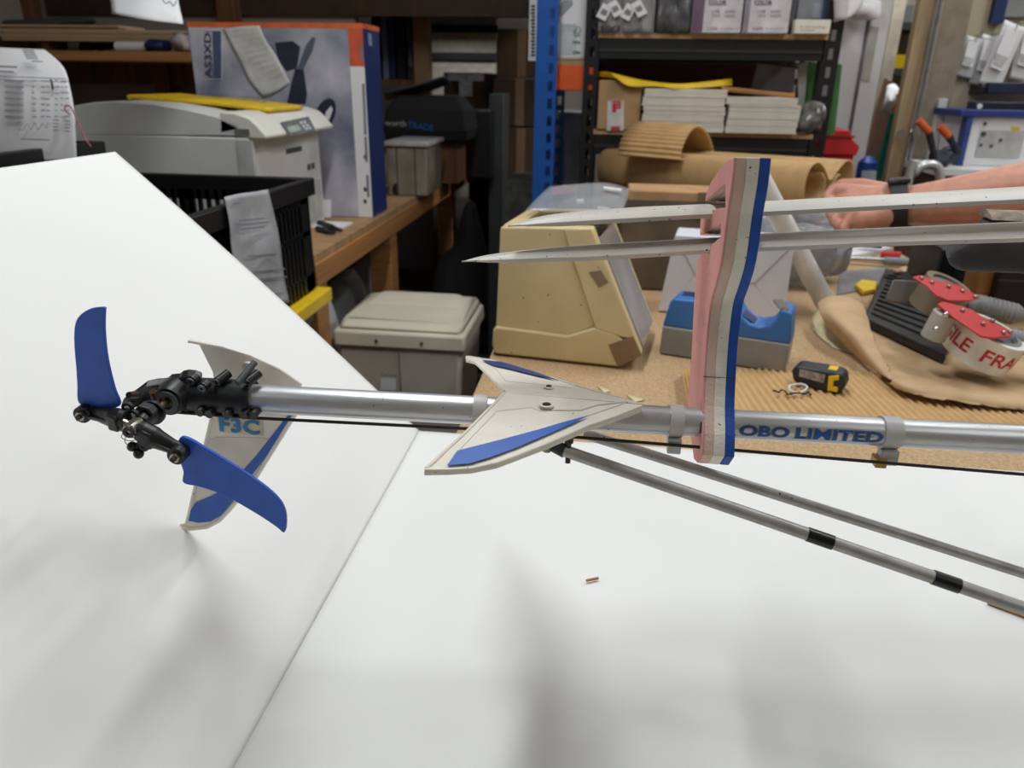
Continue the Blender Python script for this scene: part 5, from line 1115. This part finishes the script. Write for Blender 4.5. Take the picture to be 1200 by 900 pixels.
# torn kraft paper
def zg(R): return smoothgrid([[Z(x, y, BZ+h) for x, y, h in r] for r in R], 6)
random.seed(12)
flap = zg([[(958, 355, .052), (968, 348, .062), (985, 346, .066), (1003, 350, .062), (1014, 358, .054)],
    [(963, 372, .044), (976, 372, .056), (992, 374, .058), (1010, 380, .052), (1021, 386, .044)],
    [(984, 398, .020), (996, 402, .030), (1010, 408, .034), (1026, 416, .032), (1036, 420, .028)],
    [(1005, 420, .004), (1016, 428, .010), (1028, 436, .016), (1040, 443, .020), (1050, 447, .021)]])
for r in flap: r[-1] += Vector((random.uniform(-.003, .002), 0, random.uniform(-.002, .002)))
flat = zg([[(1021, 386, .0015), (1050, 396, .0015), (1090, 408, .0015), (1130, 416, .0015), (1180, 422, .0015), (1245, 428, .0015)],
    [(1024, 408, .002), (1055, 420, .002), (1095, 430, .003), (1135, 438, .004), (1180, 444, .004), (1245, 450, .004)],
    [(1034, 432, .012), (1060, 441, .014), (1098, 448, .015), (1138, 455, .014), (1180, 462, .012), (1245, 466, .010)],
    [(1046, 445, .021), (1064, 451, .023), (1100, 456, .022), (1140, 463, .020), (1180, 470, .016), (1245, 474, .014)],
    [(1040, 450, .012), (1062, 460, .014), (1098, 468, .013), (1140, 474, .011), (1180, 480, .008), (1245, 484, .006)]])
for v in flat[-1]: v += Vector((random.uniform(-.003, .003), random.uniform(-.005, .003), random.uniform(0, .003)))
o = G().grid(flap).grid(flat).obj('kraft_paper', KRAFT, None, solid=.0012, ang=80); tag(o, 'torn brown kraft paper curling up at its left end beneath the tape guns', 'paper')
# cream slips
for k, (r, l) in enumerate(((([(962, 360, .03), (974, 366, .03), (980, 380, .02)], [(952, 372, .012), (966, 380, .012), (982, 392, .01)], [(956, 388, .004), (968, 392, .003), (984, 398, .003)]), 'small cream paper slip curling behind the kraft paper'), (([(952, 384, .004), (975, 386, .008), (1000, 395, .004)], [(962, 396, .002), (985, 404, .005), (1015, 412, .002)], [(978, 408, .001), (1000, 414, .001), (1030, 420, .001)]), 'cream paper slip lying flat left of the kraft paper'))):
    o = G().grid(smoothgrid([[Z(x, y, BZ+h+.001) for x, y, h in q_] for q_ in r], 4)).obj('paper_slip', mat('slip_cream', (214, 204, 160), .6), None, solid=.0006); tag(o, l, 'paper sheet')
# tape measure
A_, B_ = Z(932, 450, BZ+.009), Z(984, 461, BZ+.009); q, n = VPL(A_, B_)
t = thing('tape_measure', 'black and yellow tape measure lying on the corrugated sheet', 'tape measure', (A_+B_)/2 + n*.015)
G().prism([q(*p) for p in ((929, 446), (927, 434), (934, 429), (978, 436), (988, 440), (990, 452), (986, 461), (968, 460), (936, 452))], n*.034).obj('case', mat('measure_black', (40, 40, 42), .5), t, bevel=.004)
G().prism([q(*p, .001) for p in ((937, 433), (967, 439.5), (965, 449), (936, 441))], n*.0015).obj('label', mat('measure_label', (176, 170, 160), .5, 0, .3, 150), t, smooth=False)
for poly in (((971, 441), (983, 440), (983, 446), (977, 446), (976, 453), (982, 454), (981, 460), (969, 458)),): G().prism([q(*p, .0012) for p in poly], n*.012).obj('yellow_end', YELLOW, t, bevel=.001)
G().prism([q(*p, -.008) for p in ((946, 429), (980, 434), (984, 438), (948, 433))], n*.02).obj('yellow_top', YELLOW, t, bevel=.001)
random.seed(3); g = G()
pts = [Z(906+i*3.4, 459+random.uniform(-3, 3)+i*.1, BZ+.012+random.uniform(0, .004)) for i in range(14)]
o = g.tube(pts, .0014, 6).obj('swarf_curl', mat('swarf', (40, 34, 30), .6)); tag(o, 'dark frayed curl lying just left of the tape measure', 'scrap')
o = G().tube(catmull([Z(*p, BZ+.014) for p in ((925, 452), (938, 450), (946, 454), (938, 460), (926, 458), (925, 452))], 5), .0016, 8).obj('clear_ring', WHITE_PL); tag(o, 'small pale plastic ring beside the tape measure', 'ring')
# black ribbed tray
zt = BZ+.020
g = [Z(*p, zt) for p in ((1038, 314), (1150, 335), (1108, 417), (1012, 372))]
t = thing('ribbed_tray', 'black ribbed plastic tray under the tape guns', 'tray', (g[0]+g[2])/2 - Vector((0, 0, .019)))
G().prism(g, Vector((0, 0, -.014))).obj('tray_body', BLACK_PL, t, smooth=False, bevel=.003)
for i in range(9):
    a_, b_ = g[0].lerp(g[3], .30+i*.075), g[1].lerp(g[2], .30+i*.075)
    G().tube([a_.lerp(b_, .08)+Vector((0, 0, .001)), a_.lerp(b_, .92)+Vector((0, 0, .001))], .0028, 6).obj('rib', BLACK_PL, t)
c = g[0].lerp(g[1], .35).lerp(g[3].lerp(g[2], .35), .12)
G().ring(g[0].lerp(g[2], .16)+Vector((0, 0, .0)), (0, 0, 1), .012, .018, .004, 20).obj('socket', BLACK_PL, t)
p = Z(1052, 318, zt+.006); o = G().ball(p, (.010, .008, .006)).obj('skin_pad', mat('pad_pink', (170, 140, 124), .6)); tag(o, 'small pinkish pad in the top corner of the black ribbed tray', 'pad')

# tape guns
def cyl_text(body, m, par, c, ax, r, z0, z1, ang0, ang1, ref, bold=.02):
    cu = bpy.data.curves.new('t', 'FONT'); cu.body = body; cu.offset = bold
    ob = bpy.data.objects.new('t', cu); COL.objects.link(ob); dg = bpy.context.evaluated_depsgraph_get(); dg.update()
    me = bpy.data.meshes.new_from_object(ob.evaluated_get(dg)); bpy.data.objects.remove(ob)
    bm = bmesh.new(); bm.from_mesh(me); bmesh.ops.triangulate(bm, faces=bm.faces); bmesh.ops.subdivide_edges(bm, edges=[e for e in bm.edges if e.calc_length() > .15], cuts=2, use_grid_fill=True); bm.to_mesh(me); bm.free()
    xs = [v.co.x for v in me.vertices]; ys = [v.co.y for v in me.vertices]; X0, X1, Y0, Y1 = min(xs), max(xs), min(ys), max(ys)
    ax = Vector(ax).normalized(); a = (Vector(ref) - ax*Vector(ref).dot(ax)).normalized(); b = ax.cross(a); off = wo(par)
    for v in me.vertices:
        t_ = radians(ang0 + (ang1-ang0)*(v.co.x-X0)/(X1-X0)); h = z0 + (z1-z0)*(v.co.y-Y0)/(Y1-Y0)
        v.co = Vector(c) + ax*h + (a*cos(t_)+b*sin(t_))*r - off
    me.materials.clear(); me.materials.append(m); me.name = 'lettering'
    o = bpy.data.objects.new('lettering', me); COL.objects.link(o); o.parent = par
GREY_H = mat('handle_grey', (140, 140, 138), .5)
GREY_M = mat('gun_steel', (150, 148, 142), .4, .4, .1, 40)
axg = Vector((.30, -.20, .93)).normalized()
rc = D(1141, 417, 1.105); RT = .0485
ga = thing('tape_gun', 'red tape gun loaded with white tape printed FRAGILE in red', 'tape gun', (rc.x, rc.y, BZ), 'red tape guns')
roll = G().ring(rc, axg, .040, RT, .046, 48).obj('tape_roll', mat('tape_cream', (244, 241, 234), .4), ga, ang=50)
G().ring(rc + axg*.002, axg, .034, .0398, .045, 40).obj('core', MIDGREY, roll)
G().tube([rc + axg*.004, rc + axg*.040], [.030, .030], 30).obj('hub', mat('hub_grey', (90, 90, 92), .5), ga)
vw = (C-rc).normalized()
cyl_text('FRAGILE', RED_INK, roll, rc, axg, RT+.0004, .013, .033, -142, -12, vw)
cyl_text('FRAGILE', RED_INK, roll, rc, axg, RT+.0004, .013, .033, 10, 150, vw)
def plate(pts, c, ax, h, th, m, par, name):
    return G().prism([PL(x, y, c + ax*h, ax) for x, y in pts], ax*-th).obj(name, m, par, bevel=.001)
pa = plate([(1099, 356), (1104, 353), (1114, 355), (1138, 362), (1156, 374), (1178, 384), (1186, 390), (1184, 394), (1163, 396), (1151, 394), (1134, 382), (1118, 371)], rc, axg, .056, .003, RED, ga, 'side_plate')
for p in ((1128, 364), (1152, 380), (1163, 376), (1176, 390), (1184, 389)): G().ball(PL(*p, rc+axg*.0575, axg), .0035, 10, 6).obj('rivet', STEEL, pa)
a_, b_ = D(1100, 366, 1.07), D(1084, 396, 1.09)
fr_ = G().tube([a_ + Vector((.010, 0, .0)), b_ + Vector((.010, 0, 0))], .017, 20).obj('front_roller', mat('roller_grey', (178, 174, 164), .45), ga, bevel=.002)
for p in ((1108, 369), (1097, 386)): G().ball(D(*p, 1.055), .0045, 12, 8).obj('screw', CHROME, fr_)
a_, b_ = D(1176, 396, 1.10), D(1228, 408, 1.08); hd = G().tube([a_, a_.lerp(b_, .1), a_.lerp(b_, .9), b_], [.008, .016, .016, .010], 16).obj('handle', GREY_H, ga)
for i in range(7): p = a_.lerp(b_, .15+i*.09); G().ring(p, b_-a_, .015, .0172, .0025, 16).obj('grip_rib', GREY_H, hd)
rb_ = D(1090, 362, 1.22)
gb = thing('tape_gun', 'red tape gun loaded with brown tape, behind the FRAGILE one', 'tape gun', (rb_.x, rb_.y, BZ), 'red tape guns')
G().ring(rb_, axg, .026, .036, .050, 40).obj('tape_roll', mat('tape_tan', (136, 122, 104), .35), gb, ang=50)
G().tube([rb_ + axg*.004, rb_ + axg*.046], .024, 26).obj('hub', GREY_M, gb)
pb = plate([(1070, 324), (1078, 322), (1098, 328), (1124, 334), (1149, 348), (1140, 352), (1112, 352), (1098, 346), (1086, 334)], rb_, axg, .058, .003, RED, gb, 'side_plate')
for p in ((1080, 326), (1092, 331), (1128, 341), (1143, 348), (1112, 336)): G().ball(PL(*p, rb_+axg*.0595, axg), .0035, 10, 6).obj('rivet', STEEL, pb)
G().prism([D(1047, 327, 1.22), D(1079, 329, 1.24), D(1067, 357, 1.24), D(1036, 352, 1.22)], Vector((.004, .006, -.004))).obj('cutter_guard', mat('guard_grey', (128, 124, 118), .45), gb, bevel=.002)
G().prism([D(1079, 329, 1.24), D(1084, 333, 1.24), D(1073, 361, 1.24), D(1067, 357, 1.24)], Vector((.004, .012, 0))).obj('guard_edge', GREY_M, gb, bevel=.001)
a_, b_ = D(1134, 355, 1.24), D(1200, 371, 1.22); hd = G().tube([a_, a_.lerp(b_, .1), a_.lerp(b_, .85), b_], [.010, .017, .017, .010], 16).obj('handle', GREY_H, gb)
for i in range(9): p = a_.lerp(b_, .15+i*.08); G().ring(p, b_-a_, .016, .0182, .003, 16).obj('grip_rib', GREY_H, hd)
G().tube([D(1110, 352, 1.235), a_], .008, 10).obj('handle_arm', GREY_M, gb)

# clutter between the bags and the dark boxes
a_, b_ = Z(993, 303, BZ+.014), Z(1060, 307, BZ+.014)
t = thing('snap_knife', 'silver snap knife with a grey grip lying behind the ribbed tray', 'knife', a_ - Vector((0, 0, .014))); G().tube([a_, a_.lerp(b_, .7)], [.006, .008], 10).obj('blade_end', CHROME, t); G().tube([a_.lerp(b_, .65), b_, Z(1085, 311, BZ+.014)], [.010, .010, .008], 10).obj('grip', MIDGREY, t)
for nm, poly, th, m, l, c_ in (
    ('note_pad', ((1040, 306), (1068, 291), (1078, 293), (1093, 310), (1070, 310)), .004, mat('note_yellow', (224, 212, 150), .6), 'pale yellow note paper behind the snap knife', 'paper sheet'),
    ('tissue', ((955, 296), (975, 285), (1030, 284), (1045, 291), (1000, 299)), .010, PAPER, 'flat white wrapping behind the snap knife', 'packaging'),
    ('kraft_flap', ((1050, 316), (1072, 306), (1108, 316), (1132, 334), (1100, 326)), .006, KRAFT, 'brown card flap right behind the black ribbed tray', 'cardboard')):
    o = G().prism([Z(x, y, BZ+th+.001) for x, y in poly], Vector((0, 0, -th))).obj(nm, m); tag(o, l, c_)
a_, b_ = Z(1032, 298, BZ+.02), Z(1055, 300, BZ+.02); o = G().tube([a_, b_], [.008, .011], 10).obj('red_plug', RED); tag(o, 'small red plug beside the yellow note paper', 'plug')
a_, b_ = Z(1012, 284, BZ+.03), Z(1034, 286, BZ+.03); o = G().tube([a_, b_], .012, 10).obj('blue_plug', mat('pot_blue', (40, 60, 140), .5)); tag(o, 'small blue plug behind the white wrapping', 'plug')
o = G().prism([Z(*p, BZ+.012) for p in ((1002, 333), (1010, 327), (1028, 330), (1026, 338), (1012, 341))], Vector((0, 0, -.010))).obj('yellow_clip', YELLOW, None, bevel=.002); tag(o, 'small yellow clip left of the black ribbed tray', 'clip')
o = G().prism([Z(*p, BZ+.004) for p in ((985, 318), (1040, 312), (1030, 335), (980, 345))], Vector((0, 0, -.003))).obj('film_scrap', CLEAR_GREY, None); tag(o, 'scrap of clear film lying left of the ribbed tray', 'film')
x0, x1, _, b = fb(1166, 312, 1260, 375, 1.46); t = thing('black_case', 'black case at the right edge behind the tape gun handles', 'case', ((x0+x1)/2, 1.56, BZ)); box('case_body', mat('case_black', (26, 26, 28), .6), t, x0, x1, 1.46, 1.66, BZ+.0005, b+.01, bevel=.004); box('case_seam', DKGREY, t, x0, x1, 1.458, 1.461, b-.03, b-.027)
x0, x1, _, b = fb(1147, 306, 1166, 350, 1.48); o = box('wood_block', WOOD, None, x0, x1-.001, 1.48, 1.54, BZ+.0005, b, bevel=.002); tag(o, 'upright wooden block left of the black case', 'block')
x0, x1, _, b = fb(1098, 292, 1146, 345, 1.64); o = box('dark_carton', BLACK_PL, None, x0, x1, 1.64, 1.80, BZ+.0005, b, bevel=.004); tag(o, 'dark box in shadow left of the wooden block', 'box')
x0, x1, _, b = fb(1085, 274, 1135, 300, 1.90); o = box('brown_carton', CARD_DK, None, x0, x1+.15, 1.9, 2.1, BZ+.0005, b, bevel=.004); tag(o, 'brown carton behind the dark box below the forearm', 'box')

# ------------------------------------------------------------------ person reaching in from the right
def capsules(segs):
    g = G()
    for (p, r0), (q_, r1) in segs:
        p, q_ = Vector(p), Vector(q_); d = (q_-p); L_ = d.length; d.normalize(); st = []
        for k in range(4): a = -pi/2 + pi/2*k/3; st.append((p + d*r0*sin(a), max(r0*cos(a), .0004)))
        for k in range(4): a = pi/2*k/3; st.append((q_ + d*r1*sin(a), max(r1*cos(a), .0004)))
        g.tube([s[0] for s in st], [s[1] for s in st], 14)
    return g
def J(x, y, d, r): return (D(x, y, d), r)
person = thing('person', 'person reaching in from the right, bare forearm and hand with a black watch', 'person', D(1330, 400, 1.25))
fa_ = [J(1330, 200, 1.22, .058), J(1215, 222, 1.26, .050), J(1150, 231, 1.29, .045), J(1095, 237, 1.32, .037), J(1052, 241, 1.345, .031)]
segs = list(zip(fa_[:-1], fa_[1:])); W = J(1050, 241, 1.345, .030)
kn = [J(993, 224, 1.385, .0155), J(996, 236, 1.37, .016), J(1000, 247, 1.352, .0155), J(1006, 256, 1.335, .014)]
for k in kn: segs.append((J(1046, 238 + (k is kn[3])*8, 1.345, .024), k))
segs += [(J(1040, 248, 1.335, .026), J(1012, 256, 1.33, .022)), (J(1040, 236, 1.35, .026), J(1010, 232, 1.37, .022)), (J(1030, 243, 1.345, .028), J(1012, 246, 1.35, .022))]
fing = [[kn[0], J(977, 222, 1.40, .0115), J(969, 231, 1.40, .010), J(972, 242, 1.39, .009)],
        [kn[1], J(980, 238, 1.385, .0118), J(972, 246, 1.385, .0102), J(976, 256, 1.375, .009)],
        [kn[2], J(984, 250, 1.365, .0112), J(978, 258, 1.365, .0098), J(984, 266, 1.36, .0088)],
        [kn[3], J(993, 260, 1.345, .010), J(988, 267, 1.345, .0088), J(993, 273, 1.345, .008)]]
for f in fing: segs += list(zip(f[:-1], f[1:]))
th_ = [J(1036, 228, 1.365, .022), J(1008, 219, 1.40, .0165), J(986, 217, 1.425, .0125), J(973, 226, 1.435, .0105)]
segs += list(zip(th_[:-1], th_[1:]))
sh = D(1330, 200, 1.22); up_ = sh + Vector((.20, -.12, .22))
segs.append(((sh, .056), (up_, .062)))
bo = capsules(segs).obj('body', SKIN, person)
rm = bo.modifiers.new('remesh', 'REMESH'); rm.mode = 'VOXEL'; rm.voxel_size = .0035; rm.use_smooth_shade = True
sm_ = bo.modifiers.new('smooth', 'SMOOTH'); sm_.factor = .5; sm_.iterations = 6
slv = G().tube([sh + Vector((.11, -.066, .12)), up_ + Vector((.05, -.03, .055))], [.076, .085], 24).obj('sleeve', mat('sleeve_navy', (40, 42, 52), .8), person)
wd_ = (fa_[3][0]-fa_[4][0]).normalized(); wc = D(1053, 241, 1.34)
wt = G().ring(wc - wd_*.014, wd_, .031, .0425, .028, 32).obj('watch_strap', mat('strap_black', (34, 34, 36), .6), person, bevel=.001)
up2 = (Vector((0, 0, 1)) - wd_*wd_.z).normalized(); sd_ = wd_.cross(up2)
M = Matrix((wd_, sd_, up2)).transposed().to_4x4(); M.translation = wc + up2*.042
G(M).box(-.018, .018, -.019, .019, -.004, .006).obj('watch_case', mat('watch_case', (44, 44, 48), .3, .4), wt, bevel=.003)
